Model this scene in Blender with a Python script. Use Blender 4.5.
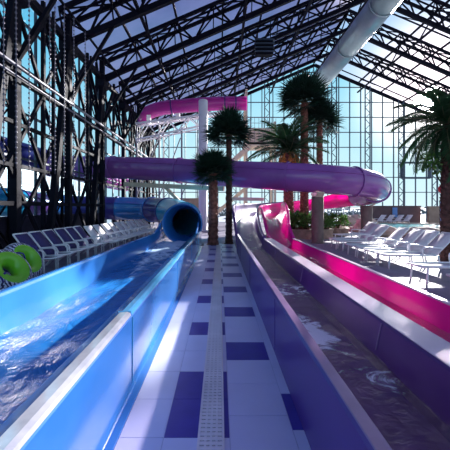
import bpy, math, random
from mathutils import Vector, Matrix, noise
R = math.radians
PI = math.pi
random.seed(7)
for o in list(bpy.data.objects):
    bpy.data.objects.remove(o)
S = bpy.context.scene
COL = S.collection

# ------------------------------------------------------------------ camera
EYE = 1.6
F = 330.0                       # focal length in pixels of the 450 px frame
cd = bpy.data.cameras.new('camera')
cd.sensor_width = 36
cd.lens = 36 * F / 450
cd.shift_x = (225 - 220) / 450
cd.shift_y = -(225 - 208) / 450
cd.clip_end = 500
cam = bpy.data.objects.new('camera', cd)
COL.objects.link(cam)
cam.location = (0, 0, EYE)
cam.rotation_euler = (R(90), 0, 0)
S.camera = cam

# ------------------------------------------------------------------ sky
SUN = Vector((217, 330, 124)).normalized()
w = bpy.data.worlds.new('sky')
S.world = w
w.use_nodes = True
nt = w.node_tree
nt.nodes.clear()
tc = nt.nodes.new('ShaderNodeTexCoord')
sp = nt.nodes.new('ShaderNodeSeparateXYZ')
nt.links.new(tc.outputs['Generated'], sp.inputs[0])
rp = nt.nodes.new('ShaderNodeValToRGB')
nt.links.new(sp.outputs['Z'], rp.inputs['Fac'])
cr = rp.color_ramp
cr.elements[0].position = 0.0
cr.elements[0].color = (0.62, 0.78, 0.84, 1)
cr.elements[1].position = 1.0
cr.elements[1].color = (0.13, 0.14, 0.36, 1)
for p, c in ((0.10, (0.52, 0.74, 0.82)), (0.28, (0.36, 0.65, 0.79)), (0.44, (0.15, 0.52, 0.74)), (0.62, (0.15, 0.18, 0.42))):
    e = cr.elements.new(p)
    e.color = (*c, 1)
dot = nt.nodes.new('ShaderNodeVectorMath')
dot.operation = 'DOT_PRODUCT'
nrm = nt.nodes.new('ShaderNodeVectorMath')
nrm.operation = 'NORMALIZE'
nt.links.new(tc.outputs['Generated'], nrm.inputs[0])
nt.links.new(nrm.outputs[0], dot.inputs[0])
dot.inputs[1].default_value = SUN
mr = nt.nodes.new('ShaderNodeMapRange')
mr.inputs['From Min'].default_value = 0.97
mr.inputs['From Max'].default_value = 1.0
nt.links.new(dot.outputs['Value'], mr.inputs['Value'])
pw = nt.nodes.new('ShaderNodeMath')
pw.operation = 'POWER'
pw.inputs[1].default_value = 3.0
nt.links.new(mr.outputs[0], pw.inputs[0])
mx = nt.nodes.new('ShaderNodeMix')
mx.data_type = 'RGBA'
nt.links.new(pw.outputs[0], mx.inputs['Factor'])
nt.links.new(rp.outputs[0], mx.inputs['A'])
mx.inputs['B'].default_value = (2.6, 2.3, 2.2, 1)
bg = nt.nodes.new('ShaderNodeBackground')
bg.inputs['Strength'].default_value = 1.0
nt.links.new(mx.outputs['Result'], bg.inputs['Color'])
wo = nt.nodes.new('ShaderNodeOutputWorld')
nt.links.new(bg.outputs[0], wo.inputs[0])

# ------------------------------------------------------------------ sun
sd = bpy.data.lights.new('sun', 'SUN')
sd.energy = 15.0
sd.angle = R(0.8)
sd.color = (1.0, 0.93, 0.90)
so = bpy.data.objects.new('sun', sd)
COL.objects.link(so)
so.rotation_euler = SUN.to_track_quat('Z', 'Y').to_euler()
so.location = (20, 30, 30)

# ------------------------------------------------------------------ exposure
S.view_settings.view_transform = 'Standard'
S.view_settings.look = 'None'
S.view_settings.exposure = 0.45
S.view_settings.gamma = 1.0
S.view_settings.use_curve_mapping = False
S.cycles.transparent_max_bounces = 24
S.cycles.max_bounces = 10
S.cycles.use_denoising = True


# ================================================================== materials
def newmat(name):
    m = bpy.data.materials.new(name)
    m.use_nodes = True
    t = m.node_tree
    t.nodes.clear()
    out = t.nodes.new('ShaderNodeOutputMaterial')
    return m, t, out


def tex_noise(t, scale, detail=4, vec=None, rough=0.55, dist=0.0):
    n = t.nodes.new('ShaderNodeTexNoise')
    n.inputs['Scale'].default_value = scale
    n.inputs['Detail'].default_value = detail
    n.inputs['Roughness'].default_value = rough
    n.inputs['Distortion'].default_value = dist
    if vec is None:
        g = t.nodes.new('ShaderNodeNewGeometry')
        vec = g.outputs['Position']
    t.links.new(vec, n.inputs['Vector'])
    return n


def mapped(t, scale):
    g = t.nodes.new('ShaderNodeNewGeometry')
    mp = t.nodes.new('ShaderNodeMapping')
    mp.inputs['Scale'].default_value = scale
    t.links.new(g.outputs['Position'], mp.inputs['Vector'])
    return mp.outputs[0]


def ramp(t, fac, stops):
    r = t.nodes.new('ShaderNodeValToRGB')
    t.links.new(fac, r.inputs['Fac'])
    el = r.color_ramp.elements
    while len(el) > 1:
        el.remove(el[0])
    el[0].position, el[0].color = stops[0][0], (*stops[0][1], 1)
    for p, c in stops[1:]:
        e = el.new(p)
        e.color = (*c, 1)
    return r.outputs[0]


def principled(name, col, rough=0.5, metal=0.0, spec=0.5, var=0.12, nscale=6.0, coat=0.0, bump=0.0, bscale=40.0, transl=0.0, vec=None):
    """A plain procedural surface: base colour with a slight noise variation, optional bump and translucency."""
    m, t, out = newmat(name)
    b = t.nodes.new('ShaderNodeBsdfPrincipled')
    v = mapped(t, vec) if vec else None
    n = tex_noise(t, nscale, 5, v)
    lo = tuple(max(0, c * (1 - var)) for c in col)
    hi = tuple(min(1, c * (1 + var)) for c in col)
    c = ramp(t, n.outputs['Fac'], [(0.3, lo), (0.7, hi)])
    t.links.new(c, b.inputs['Base Color'])
    b.inputs['Roughness'].default_value = rough
    b.inputs['Metallic'].default_value = metal
    b.inputs['Specular IOR Level'].default_value = spec
    b.inputs['Coat Weight'].default_value = coat
    b.inputs['Coat Roughness'].default_value = 0.06
    if bump:
        bn = tex_noise(t, bscale, 3, v)
        bp = t.nodes.new('ShaderNodeBump')
        bp.inputs['Strength'].default_value = bump
        bp.inputs['Distance'].default_value = 0.02
        t.links.new(bn.outputs['Fac'], bp.inputs['Height'])
        t.links.new(bp.outputs[0], b.inputs['Normal'])
    if transl:
        tr = t.nodes.new('ShaderNodeBsdfTranslucent')
        t.links.new(c, tr.inputs['Color'])
        ms = t.nodes.new('ShaderNodeMixShader')
        ms.inputs[0].default_value = transl
        t.links.new(b.outputs[0], ms.inputs[1])
        t.links.new(tr.outputs[0], ms.inputs[2])
        t.links.new(ms.outputs[0], out.inputs[0])
    else:
        t.links.new(b.outputs[0], out.inputs[0])
    return m


def glass(name, tint, gloss=0.08):
    m, t, out = newmat(name)
    tr = t.nodes.new('ShaderNodeBsdfTransparent')
    n = tex_noise(t, 0.35, 2)
    c = ramp(t, n.outputs['Fac'], [(0.3, tuple(x * 0.95 for x in tint)), (0.7, tint)])
    t.links.new(c, tr.inputs['Color'])
    gl = t.nodes.new('ShaderNodeBsdfGlossy')
    gl.inputs['Roughness'].default_value = 0.02
    fr = t.nodes.new('ShaderNodeLayerWeight')
    fr.inputs['Blend'].default_value = 0.25
    mu = t.nodes.new('ShaderNodeMath')
    mu.operation = 'MULTIPLY'
    mu.inputs[1].default_value = gloss * 4
    t.links.new(fr.outputs['Fresnel'], mu.inputs[0])
    ms = t.nodes.new('ShaderNodeMixShader')
    t.links.new(mu.outputs[0], ms.inputs[0])
    t.links.new(tr.outputs[0], ms.inputs[1])
    t.links.new(gl.outputs[0], ms.inputs[2])
    t.links.new(ms.outputs[0], out.inputs[0])
    return m


def roof_panel(name, lo, hi, clear):
    """Multiwall roofing sheet: part clear, part scattering."""
    m, t, out = newmat(name)
    n = tex_noise(t, 0.5, 3)
    c = ramp(t, n.outputs['Fac'], [(0.3, lo), (0.7, hi)])
    tl = t.nodes.new('ShaderNodeBsdfTranslucent')
    t.links.new(c, tl.inputs['Color'])
    df = t.nodes.new('ShaderNodeBsdfDiffuse')
    t.links.new(c, df.inputs['Color'])
    tr = t.nodes.new('ShaderNodeBsdfTransparent')
    tr.inputs['Color'].default_value = (0.88, 0.82, 0.92, 1)
    rf = t.nodes.new('ShaderNodeBsdfRefraction')
    rf.inputs['IOR'].default_value = 1.02
    rf.inputs['Roughness'].default_value = 0.5
    rf.inputs['Color'].default_value = (0.92, 0.86, 0.92, 1)
    a = t.nodes.new('ShaderNodeMixShader')
    a.inputs[0].default_value = 0.35
    t.links.new(tl.outputs[0], a.inputs[1])
    t.links.new(df.outputs[0], a.inputs[2])
    b = t.nodes.new('ShaderNodeMixShader')
    b.inputs[0].default_value = clear
    t.links.new(a.outputs[0], b.inputs[1])
    t.links.new(tr.outputs[0], b.inputs[2])
    d = t.nodes.new('ShaderNodeMixShader')
    d.inputs[0].default_value = 0.15
    t.links.new(b.outputs[0], d.inputs[1])
    t.links.new(rf.outputs[0], d.inputs[2])
    t.links.new(d.outputs[0], out.inputs[0])
    return m


def water(name, deep, foam_lo, foam_hi, clear=0.5, scale=(1, 1, 1), bump=0.6, bscale=3.0, fscale=1.6, foam=(0.66, 0.82, 0.96), ior=1.33):
    """Moving water: tinted see-through body, glossy rippled top, streaks of white foam, plus painted glints in purple."""
    m, t, out = newmat(name)
    v = mapped(t, scale)
    n1 = tex_noise(t, bscale, 6, v, 0.62, 1.2)
    bp = t.nodes.new('ShaderNodeBump')
    bp.inputs['Strength'].default_value = bump
    bp.inputs['Distance'].default_value = 0.12
    t.links.new(n1.outputs['Fac'], bp.inputs['Height'])
    tr = t.nodes.new('ShaderNodeBsdfTransparent')
    tr.inputs['Color'].default_value = (*deep, 1)
    df = t.nodes.new('ShaderNodeBsdfDiffuse')
    df.inputs['Color'].default_value = (*deep, 1)
    t.links.new(bp.outputs[0], df.inputs['Normal'])
    body = t.nodes.new('ShaderNodeMixShader')
    body.inputs[0].default_value = clear
    t.links.new(df.outputs[0], body.inputs[1])
    t.links.new(tr.outputs[0], body.inputs[2])
    gl = t.nodes.new('ShaderNodeBsdfGlossy')
    gl.inputs['Roughness'].default_value = 0.05
    t.links.new(bp.outputs[0], gl.inputs['Normal'])
    fr = t.nodes.new('ShaderNodeFresnel')
    fr.inputs['IOR'].default_value = ior
    t.links.new(bp.outputs[0], fr.inputs['Normal'])
    s1 = t.nodes.new('ShaderNodeMixShader')
    t.links.new(fr.outputs[0], s1.inputs[0])
    t.links.new(body.outputs[0], s1.inputs[1])
    t.links.new(gl.outputs[0], s1.inputs[2])
    fo = t.nodes.new('ShaderNodeBsdfDiffuse')
    fo.inputs['Color'].default_value = (*foam, 1)
    n2 = tex_noise(t, fscale, 8, v, 0.68, 1.8)
    at = t.nodes.new('ShaderNodeAttribute')
    at.attribute_name = 'foam'
    ad = t.nodes.new('ShaderNodeMath')
    ad.operation = 'ADD'
    t.links.new(n2.outputs['Fac'], ad.inputs[0])
    t.links.new(at.outputs['Fac'], ad.inputs[1])
    mr = t.nodes.new('ShaderNodeMapRange')
    mr.inputs['From Min'].default_value = foam_lo
    mr.inputs['From Max'].default_value = foam_hi
    mr.inputs['To Max'].default_value = 0.85
    t.links.new(ad.outputs[0], mr.inputs['Value'])
    s2 = t.nodes.new('ShaderNodeMixShader')
    t.links.new(mr.outputs[0], s2.inputs[0])
    t.links.new(s1.outputs[0], s2.inputs[1])
    t.links.new(fo.outputs[0], s2.inputs[2])
    t.links.new(s2.outputs[0], out.inputs[0])
    return m


def zebra(name):
    m, t, out = newmat(name)
    b = t.nodes.new('ShaderNodeBsdfPrincipled')
    g = t.nodes.new('ShaderNodeTexCoord')
    wv = t.nodes.new('ShaderNodeTexWave')
    wv.inputs['Scale'].default_value = 5.0
    wv.inputs['Distortion'].default_value = 9.0
    wv.inputs['Detail'].default_value = 2.0
    wv.inputs['Detail Scale'].default_value = 1.6
    t.links.new(g.outputs['Object'], wv.inputs['Vector'])
    c = ramp(t, wv.outputs['Fac'], [(0.5, (0.02, 0.02, 0.09)), (0.62, (0.62, 0.64, 0.8))])
    t.links.new(c, b.inputs['Base Color'])
    b.inputs['Roughness'].default_value = 0.3
    t.links.new(b.outputs[0], out.inputs[0])
    return m


def floor_tiles(name, col, line, size, rough=0.3):
    m, t, out = newmat(name)
    b = t.nodes.new('ShaderNodeBsdfPrincipled')
    g = t.nodes.new('ShaderNodeNewGeometry')
    br = t.nodes.new('ShaderNodeTexBrick')
    br.offset = 0.0
    br.inputs['Scale'].default_value = 1.0
    br.inputs['Brick Width'].default_value = size
    br.inputs['Row Height'].default_value = size
    br.inputs['Mortar Size'].default_value = 0.006
    br.inputs['Color1'].default_value = (*col, 1)
    br.inputs['Color2'].default_value = (*(c * 0.9 for c in col), 1)
    br.inputs['Mortar'].default_value = (*line, 1)
    t.links.new(g.outputs['Position'], br.inputs['Vector'])
    n = tex_noise(t, 1.5, 6)
    sh = ramp(t, n.outputs['Fac'], [(0.3, (0.8, 0.8, 0.82)), (0.7, (1, 1, 1))])
    mm = t.nodes.new('ShaderNodeMix')
    mm.data_type = 'RGBA'
    mm.blend_type = 'MULTIPLY'
    mm.inputs['Factor'].default_value = 1.0
    t.links.new(br.outputs['Color'], mm.inputs['A'])
    t.links.new(sh, mm.inputs['B'])
    t.links.new(mm.outputs['Result'], b.inputs['Base Color'])
    b.inputs['Roughness'].default_value = rough
    b.inputs['Specular IOR Level'].default_value = 0.15
    t.links.new(b.outputs[0], out.inputs[0])
    return m


M = {}
M['steel'] = principled('black_steel', (0.006, 0.006, 0.014), 0.65, 0.0, 0.10, 0.3, 3)
M['pipe'] = principled('grey_pipe', (0.22, 0.21, 0.26), 0.4, 0.0, 0.5, 0.1)
M['mullion'] = principled('dark_mullion', (0.05, 0.075, 0.12), 0.45, 0.0, 0.5, 0.15)
M['glass'] = glass('clear_glass', (0.93, 0.97, 0.98), 0.05)
M['glass_left'] = glass('tinted_glass', (0.70, 0.86, 0.92), 0.05)
M['roof_opal'] = roof_panel('lavender_opal_sheet', (0.19, 0.14, 0.36), (0.34, 0.26, 0.52), 0.10)
M['roof_clear'] = roof_panel('clear_roof_sheet', (0.50, 0.44, 0.52), (0.62, 0.56, 0.62), 0.74)
M['deck'] = floor_tiles('deck_tiles', (0.32, 0.29, 0.37), (0.22, 0.20, 0.26), 0.45, 0.65)
M['walk'] = principled('light_tile', (0.60, 0.61, 0.82), 0.38, 0, 0.4, 0.06, 1.5, bump=0.05, bscale=60)
M['walk_dark'] = principled('navy_tile', (0.058, 0.045, 0.33), 0.38, 0, 0.4, 0.12, 5, bump=0.05, bscale=60)
M['grout'] = principled('tile_grout', (0.40, 0.43, 0.62), 0.7)
M['grate'] = principled('grate_plastic', (0.74, 0.68, 0.70), 0.5, 0, 0.4, 0.1, 3)
M['slot'] = principled('drain_slot', (0.46, 0.41, 0.47), 0.8)
M['blue'] = principled('blue_fibreglass', (0.038, 0.20, 0.58), 0.16, 0, 0.5, 0.10, 1.2, 0.4)
M['teal'] = principled('teal_fibreglass', (0.01, 0.36, 0.60), 0.3, 0, 0.4, 0.10, 1.5, 0.1)
M['indigo'] = principled('indigo_fibreglass', (0.045, 0.035, 0.24), 0.3, 0, 0.4, 0.10, 1.5, 0.1)
M['purple'] = principled('purple_fibreglass', (0.110, 0.036, 0.215), 0.3, 0, 0.3, 0.10, 1.2, 0.08, transl=0.04)
M['violet'] = principled('violet_fibreglass', (0.33, 0.105, 0.43), 0.18, 0, 0.5, 0.10, 1.0, 0.4, transl=0.12)
M['pink'] = principled('pink_fibreglass', (0.90, 0.03, 0.50), 0.2, 0, 0.5, 0.08, 1.2, 0.3, transl=0.5)
M['pink_rim'] = principled('pale_rim', (0.80, 0.62, 0.76), 0.25, 0, 0.5, 0.08, 3, 0.2)
M['magenta'] = principled('magenta_fibreglass', (0.66, 0.05, 0.42), 0.16, 0, 0.5, 0.08, 1.2, 0.4, transl=0.22)
M['cream'] = principled('cream_paint', (0.74, 0.62, 0.48), 0.6, 0, 0.3, 0.1, 2)
M['white'] = principled('white_paint', (0.88, 0.86, 0.90), 0.45, 0, 0.4, 0.06, 2)
M['sling_white'] = principled('white_sling', (0.85, 0.82, 0.87), 0.75, 0, 0.2, 0.06, 30, bump=0.15, bscale=120, transl=0.15)
M['sling_navy'] = principled('navy_sling', (0.055, 0.045, 0.15), 0.75, 0, 0.2, 0.15, 30, bump=0.15, bscale=120)
M['concrete'] = principled('brown_concrete', (0.20, 0.14, 0.13), 0.75, 0, 0.2, 0.25, 3, bump=0.3, bscale=15)
M['stone'] = principled('planter_stone', (0.36, 0.24, 0.19), 0.8, 0, 0.2, 0.35, 4, bump=0.5, bscale=9)
M['rock'] = principled('tan_rock', (0.50, 0.38, 0.32), 0.85, 0, 0.2, 0.35, 3, bump=0.8, bscale=6)
M['soil'] = principled('soil', (0.06, 0.04, 0.03), 0.9, 0, 0.1, 0.4, 12, bump=0.6, bscale=20)
M['trunk'] = principled('palm_bark', (0.28, 0.11, 0.085), 0.85, 0, 0.2, 0.55, 9, bump=0.8, bscale=30)
M['trunk_dark'] = principled('dark_palm_bark', (0.10, 0.05, 0.045), 0.85, 0, 0.2, 0.5, 9, bump=0.8, bscale=30)
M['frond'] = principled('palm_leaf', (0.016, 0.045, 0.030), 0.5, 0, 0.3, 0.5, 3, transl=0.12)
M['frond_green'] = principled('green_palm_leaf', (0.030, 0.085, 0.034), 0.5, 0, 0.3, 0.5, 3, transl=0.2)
M['rachis'] = principled('palm_rachis', (0.22, 0.20, 0.11), 0.6, 0, 0.3, 0.2)
M['fruit'] = principled('palm_fruit', (0.55, 0.22, 0.05), 0.6, 0, 0.3, 0.3, 12)
M['leaf'] = principled('shrub_leaf', (0.075, 0.17, 0.035), 0.5, 0, 0.3, 0.6, 6, transl=0.25)
M['lime'] = principled('lime_vinyl', (0.20, 0.62, 0.03), 0.22, 0, 0.5, 0.08, 3, 0.3, transl=0.1)
M['zebra'] = zebra('zebra_vinyl')
M['duct'] = principled('duct_metal', (0.34, 0.42, 0.45), 0.35, 0.35, 0.5, 0.08, 2)
M['snow'] = principled('snow', (0.36, 0.39, 0.42), 0.8, 0, 0.2, 0.06, 0.2, bump=0.3, bscale=0.6)
M['snowshrub'] = principled('frosted_scrub', (0.24, 0.26, 0.27), 0.9, 0, 0.1, 0.6, 2.5, bump=0.6, bscale=3)
M['brownwall'] = principled('brown_panel', (0.15, 0.095, 0.105), 0.7, 0, 0.3, 0.2, 2)
M['beige'] = principled('beige_panel', (0.42, 0.31, 0.24), 0.7, 0, 0.3, 0.15, 2)
M['maroon'] = principled('maroon_roofing', (0.16, 0.05, 0.08), 0.7, 0, 0.3, 0.2, 1)
M['red'] = principled('red_plastic', (0.7, 0.03, 0.05), 0.3)
M['skyblue'] = principled('light_blue_paint', (0.14, 0.30, 0.68), 0.35)
M['bulb'] = principled('strand_bead', (0.22, 0.20, 0.26), 0.4, 0, 0.5, 0.1)
M['brass'] = principled('metal_grey', (0.35, 0.35, 0.4), 0.35, 0.8)
M['cap'] = principled('painted_rim_sheen', (0.78, 0.86, 0.92), 0.12, 0.35, 0.5, 0.2, 7, 0.5)  # bright reflection on the blue rim put into the colour
M['cyan'] = principled('cyan_sheen_and_joint', (0.10, 0.46, 0.80), 0.14, 0, 0.5, 0.15, 3, 0.5)  # sky reflection put into the far rim colour; also the joint colour
M['mauve'] = principled('mauve_channel_floor', (0.26, 0.13, 0.34), 0.4, 0, 0.4, 0.2, 4)
M['mauve_rim'] = principled('mauve_rim', (0.30, 0.18, 0.36), 0.3, 0, 0.5, 0.15, 4, 0.2)
M['parapet'] = principled('dark_parapet', (0.025, 0.022, 0.05), 0.6, 0, 0.3, 0.3, 2)
M['w_blue'] = water('blue_water', (0.03, 0.26, 0.72), 0.62, 0.82, 0.20, (1, 0.55, 1), 0.45, 3.2, 3.0, (0.62, 0.82, 0.98), 1.17)
M['w_purple'] = water('purple_water', (0.70, 0.52, 0.80), 0.66, 0.78, 0.88, (1.3, 1.6, 1), 0.9, 3.0, 2.2, (0.86, 0.95, 1.0))  # the pale foam colour also paints sky glints
M['w_pink'] = water('pink_water', (0.95, 0.55, 0.80), 0.72, 0.92, 0.85, (1, 0.5, 1), 0.45, 3.0, 2.4)
M['w_flume'] = water('flume_water', (0.80, 0.70, 0.88), 0.60, 0.80, 0.85, (1.6, 0.7, 1), 0.6, 4.0, 3.0, (0.75, 0.72, 0.88), 1.12)
M['w_pool'] = water('pool_water', (0.10, 0.62, 0.70), 0.9, 1.1, 0.15, (1, 1, 1), 0.3, 2.0, 1.0)


# ================================================================== mesh helpers
class MB:
    def __init__(s):
        s.v, s.f, s.m, s.sm = [], [], [], []

    def add(s, vs, fs, mat=0, smooth=False):
        o = len(s.v)
        s.v.extend([tuple(x) for x in vs])
        for f in fs:
            s.f.append(tuple(i + o for i in f))
            s.m.append(mat)
            s.sm.append(smooth)

    def box(s, c, d, mat=0, rz=0.0, bev=0.0):
        hx, hy, hz = d[0] / 2, d[1] / 2, d[2] / 2
        cs, sn = math.cos(rz), math.sin(rz)

        def T(x, y, z):
            return (c[0] + x * cs - y * sn, c[1] + x * sn + y * cs, c[2] + z)
        if bev <= 0:
            vs = [T(x, y, z) for z in (-hz, hz) for x, y in ((-hx, -hy), (hx, -hy), (hx, hy), (-hx, hy))]
            fs = [(3, 2, 1, 0), (4, 5, 6, 7), (0, 1, 5, 4), (1, 2, 6, 5), (2, 3, 7, 6), (3, 0, 4, 7)]
            s.add(vs, fs, mat)
            return
        b = min(bev, hx * 0.9, hy * 0.9, hz * 0.9)
        rings = []
        for z, k in ((-hz, b), (-hz + b, 0), (hz - b, 0), (hz, b)):
            X, Y = hx - k, hy - k
            e = b * 0.6
            rings.append([T(x, y, z) for x, y in ((-X + e, -Y), (X - e, -Y), (X, -Y + e), (X, Y - e), (X - e, Y), (-X + e, Y), (-X, Y - e), (-X, -Y + e))])
        s.rings(rings, mat, False, True)

    def rings(s, rings, mat=0, smooth=True, caps=True, closed=True):
        n = len(rings[0])
        vs = [p for r in rings for p in r]
        fs = []
        for i in range(len(rings) - 1):
            for j in range(n if closed else n - 1):
                a, b = i * n + j, i * n + (j + 1) % n
                fs.append((a, b, b + n, a + n))
        s.add(vs, fs, mat, smooth)
        if caps and closed:
            o = len(s.v) - len(vs)
            s.f.append(tuple(o + j for j in reversed(range(n))))
            s.f.append(tuple(o + (len(rings) - 1) * n + j for j in range(n)))
            s.m += [mat, mat]
            s.sm += [False, False]

    def bar(s, a, b, w, h=None, mat=0):
        a, b = Vector(a), Vector(b)
        h = h or w
        d = b - a
        if d.length < 1e-6:
            return
        d.normalize()
        up = Vector((0, 0, 1)) if abs(d.z) < 0.95 else Vector((0, 1, 0))
        x = d.cross(up).normalized() * (w / 2)
        y = x.cross(d).normalized() * (h / 2)
        s.rings([[p - x - y, p + x - y, p + x + y, p - x + y] for p in (a, b)], mat, False, True)

    def tube(s, pts, r, n=8, mat=0, caps=True, smooth=True):
        pts = [Vector(p) for p in pts]
        rs = r if isinstance(r, (list, tuple)) else [r] * len(pts)
        rg = []
        px = None
        for i, p in enumerate(pts):
            d = (pts[min(i + 1, len(pts) - 1)] - pts[max(i - 1, 0)]).normalized()
            if px is None:
                up = Vector((0, 0, 1)) if abs(d.z) < 0.95 else Vector((0, 1, 0))
                px = d.cross(up).normalized()
            px = (px - d * px.dot(d)).normalized()
            py = px.cross(d)
            rg.append([p + px * (math.cos(2 * PI * k / n) * rs[i]) + py * (math.sin(2 * PI * k / n) * rs[i]) for k in range(n)])
        s.rings(rg, mat, smooth, caps)

    def build(s, name, mats, parent=None, loc=None):
        me = bpy.data.meshes.new(name)
        me.from_pydata(s.v, [], s.f)
        if not isinstance(mats, (list, tuple)):
            mats = [mats]
        for k in mats:
            me.materials.append(M[k] if isinstance(k, str) else k)
        me.polygons.foreach_set('material_index', s.m)
        me.polygons.foreach_set('use_smooth', s.sm)
        me.update()
        o = bpy.data.objects.new(name, me)
        COL.objects.link(o)
        if parent:
            o.parent = parent
        if loc:
            o.location = loc
        return o


def empty(name, loc=(0, 0, 0), rz=0.0):
    o = bpy.data.objects.new(name, None)
    COL.objects.link(o)
    o.location = loc
    o.rotation_euler = (0, 0, rz)
    o.empty_display_size = 0.2
    return o


def tag(o, label, cat=None, group=None, kind=None):
    o['label'] = label
    if cat:
        o['category'] = cat
    if group:
        o['group'] = group
    if kind:
        o['kind'] = kind
    return o


def kids(o):
    return [c for c in bpy.data.objects if c.parent == o]


def copy_tree(o, parent=None):
    c = o.copy()
    COL.objects.link(c)
    c.parent = parent
    for ch in o.children:
        copy_tree(ch, c)
    return c


def catmull(pts, step=0.35):
    pts = [Vector(p) for p in pts]
    P = [pts[0] * 2 - pts[1]] + pts + [pts[-1] * 2 - pts[-2]]
    out = []
    for i in range(1, len(P) - 2):
        a, b, c, d = P[i - 1], P[i], P[i + 1], P[i + 2]
        n = max(2, int((c - b).length / step))
        for k in range(n):
            t = k / n
            out.append(0.5 * ((2 * b) + (c - a) * t + (2 * a - 5 * b + 4 * c - d) * t * t + (3 * b - a - 3 * c + d) * t ** 3))
    out.append(pts[-1])
    return out


ORD = ['first', 'second', 'third', 'fourth', 'fifth', 'sixth', 'seventh', 'eighth', 'ninth', 'tenth', 'eleventh', 'twelfth', 'thirteenth', 'fourteenth', 'fifteenth', 'sixteenth']

# ================================================================== building shell
XL, XR = -7.6, 28.0        # glazing lines
YB, YF = 37.0, -6.0        # back and front of the hall
RX, RZ = 10.5, 17.9        # ridge
SL = 0.43


def roof_z(x):
    return RZ - SL * abs(x - RX)


mb = MB()
mb.add([(XL - 0.4, YF, 0), (XR + 0.4, YF, 0), (XR + 0.4, YB + 0.2, 0), (XL - 0.4, YB + 0.2, 0)], [(0, 1, 2, 3)])
mb.add([(XL - 0.4, YF, -0.3), (XR + 0.4, YF, -0.3), (XR + 0.4, YB + 0.2, -0.3), (XL - 0.4, YB + 0.2, -0.3)], [(3, 2, 1, 0)])
tag(mb.build('floor', 'deck'), 'pale lavender tiled deck floor of the pool hall', kind='structure')

# walkway tiles: x cells of 0.455 m, rows of 0.462 m
mb = MB()
x0, x1 = -0.70, 0.64
mb.add([(x0, -2, 0.006), (x1, -2, 0.006), (x1, 14.6, 0.006), (x0, 14.6, 0.006)], [(0, 1, 2, 3)], 2)
cols = [(-0.70, -0.39), (-0.39, 0.068), (0.068, 0.52), (0.52, 0.64)]
row = 0.462
r0 = 2.285


def dark(ci, j):
    # column 1: pairs of rows near the camera, then single rows every third row; column 2 follows half a step later
    if ci == 1:
        return j in (0, 1) or (j > 1 and (j - 4) % 3 == 0)
    if ci == 2:
        return j > 0 and (j - 3) % 3 == 0
    if ci == 3:
        return j == 0
    return False


for ci, (a, b) in enumerate(cols):
    for j in range(-9, 27):
        sh = -0.22 if ci == 2 else (0.08 if ci == 3 else 0)
        ya, yb = r0 + sh + j * row, r0 + sh + (j + 1) * row
        g = 0.0025
        mb.box(((a + b) / 2, (ya + yb) / 2, 0.006), (b - a - 2 * g, row - 2 * g, 0.008), 1 if dark(ci, j) else 0)
tag(mb.build('path', ['walk', 'walk_dark', 'grout']), 'pale blue tiled walkway with navy tiles between the slide channels', kind='structure')

# drain grate
root = tag(empty('drain_grate', (-0.062, 0, 0.010)), 'long white slotted drain grate down the middle of the walkway', 'drain')
mb = MB()
gw = 0.185
for s_ in (-1, 1):
    mb.box((s_ * (gw / 2 - 0.008), 6.3, 0.006), (0.016, 16.2, 0.012))
mb.build('grate_frame', 'grate', root)
mb = MB()
mb.box((0, 6.3, 0.001), (gw - 0.034, 16.2, 0.002), 1)
y = -1.7
while y < 14.3:
    mb.box((0, y, 0.007), (gw - 0.034, 0.030, 0.010), 0)
    y += 0.045
for x in (-0.038, 0, 0.038):
    mb.box((x, 6.3, 0.006), (0.014, 16.2, 0.009), 0)
mb.build('grille', ['grate', 'slot'], root)


# ---- glazed walls
def window_wall(name, origin, ax, us, zs_top, z0, hz, label, gmat, mw=0.07):
    """mullion grid in the plane through origin along ax; zs_top(u) is the top line."""
    mb = MB()
    ox, oy = origin
    P = lambda u, z: (ox + ax[0] * u, oy + ax[1] * u, z)
    for u in us:
        mb.bar(P(u, z0), P(u, zs_top(u)), mw, mw * 1.6)
    z = z0
    zmax = max(zs_top(u) for u in us)
    while z < zmax:
        run = [u for u in us if zs_top(u) >= z]
        if len(run) > 1:
            mb.bar(P(run[0], z), P(run[-1], z), mw * 1.3, mw)
        z += hz
    o = mb.build(name, 'mullion')
    tag(o, label, kind='structure')
    g = MB()
    n = len(us)
    g.add([P(u, z0) for u in us] + [P(u, zs_top(u)) for u in us], [(i, i + 1, n + i + 1, n + i) for i in range(n - 1)])
    g.build('pane', gmat, o)
    return o


us = [XL + 1.23 * i for i in range(30) if XL + 1.23 * i <= XR]
us = sorted(us + [RX])
window_wall('window_1', (0, YB), (1, 0), us, lambda u: roof_z(u) - 0.15, 0.0, 1.68, 'tall gridded glass end wall of the hall', 'glass', 0.085)
window_wall('window_2', (XL, 0), (0, 1), [YF + 1.4 * i for i in range(31)], lambda u: roof_z(XL) - 0.1, 0.0, 1.75, 'glazed side wall behind the black steel columns', 'glass_left', 0.075)
window_wall('window_3', (XR, 0), (0, 1), [YF + 2.0 * i for i in range(22)], lambda u: roof_z(XR) - 0.1, 0.0, 1.75, 'glazed side wall on the pool side of the hall', 'glass', 0.08)

for ya, yb, lab in ((YF + 0.15, 20.7, 'low dark parapet along the glass behind the chaises'), (23.2, YB - 0.15, 'low dark parapet beyond the gap the blue tube passes through')):
    mb = MB()
    mb.box((XL + 0.12, (ya + yb) / 2, 0.62), (0.16, yb - ya, 1.24), bev=0.02)
    mb.box((XL + 0.12, (ya + yb) / 2, 1.27), (0.24, yb - ya, 0.06), bev=0.01)
    tag(mb.build('wall_left', 'parapet'), lab, kind='structure')

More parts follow.
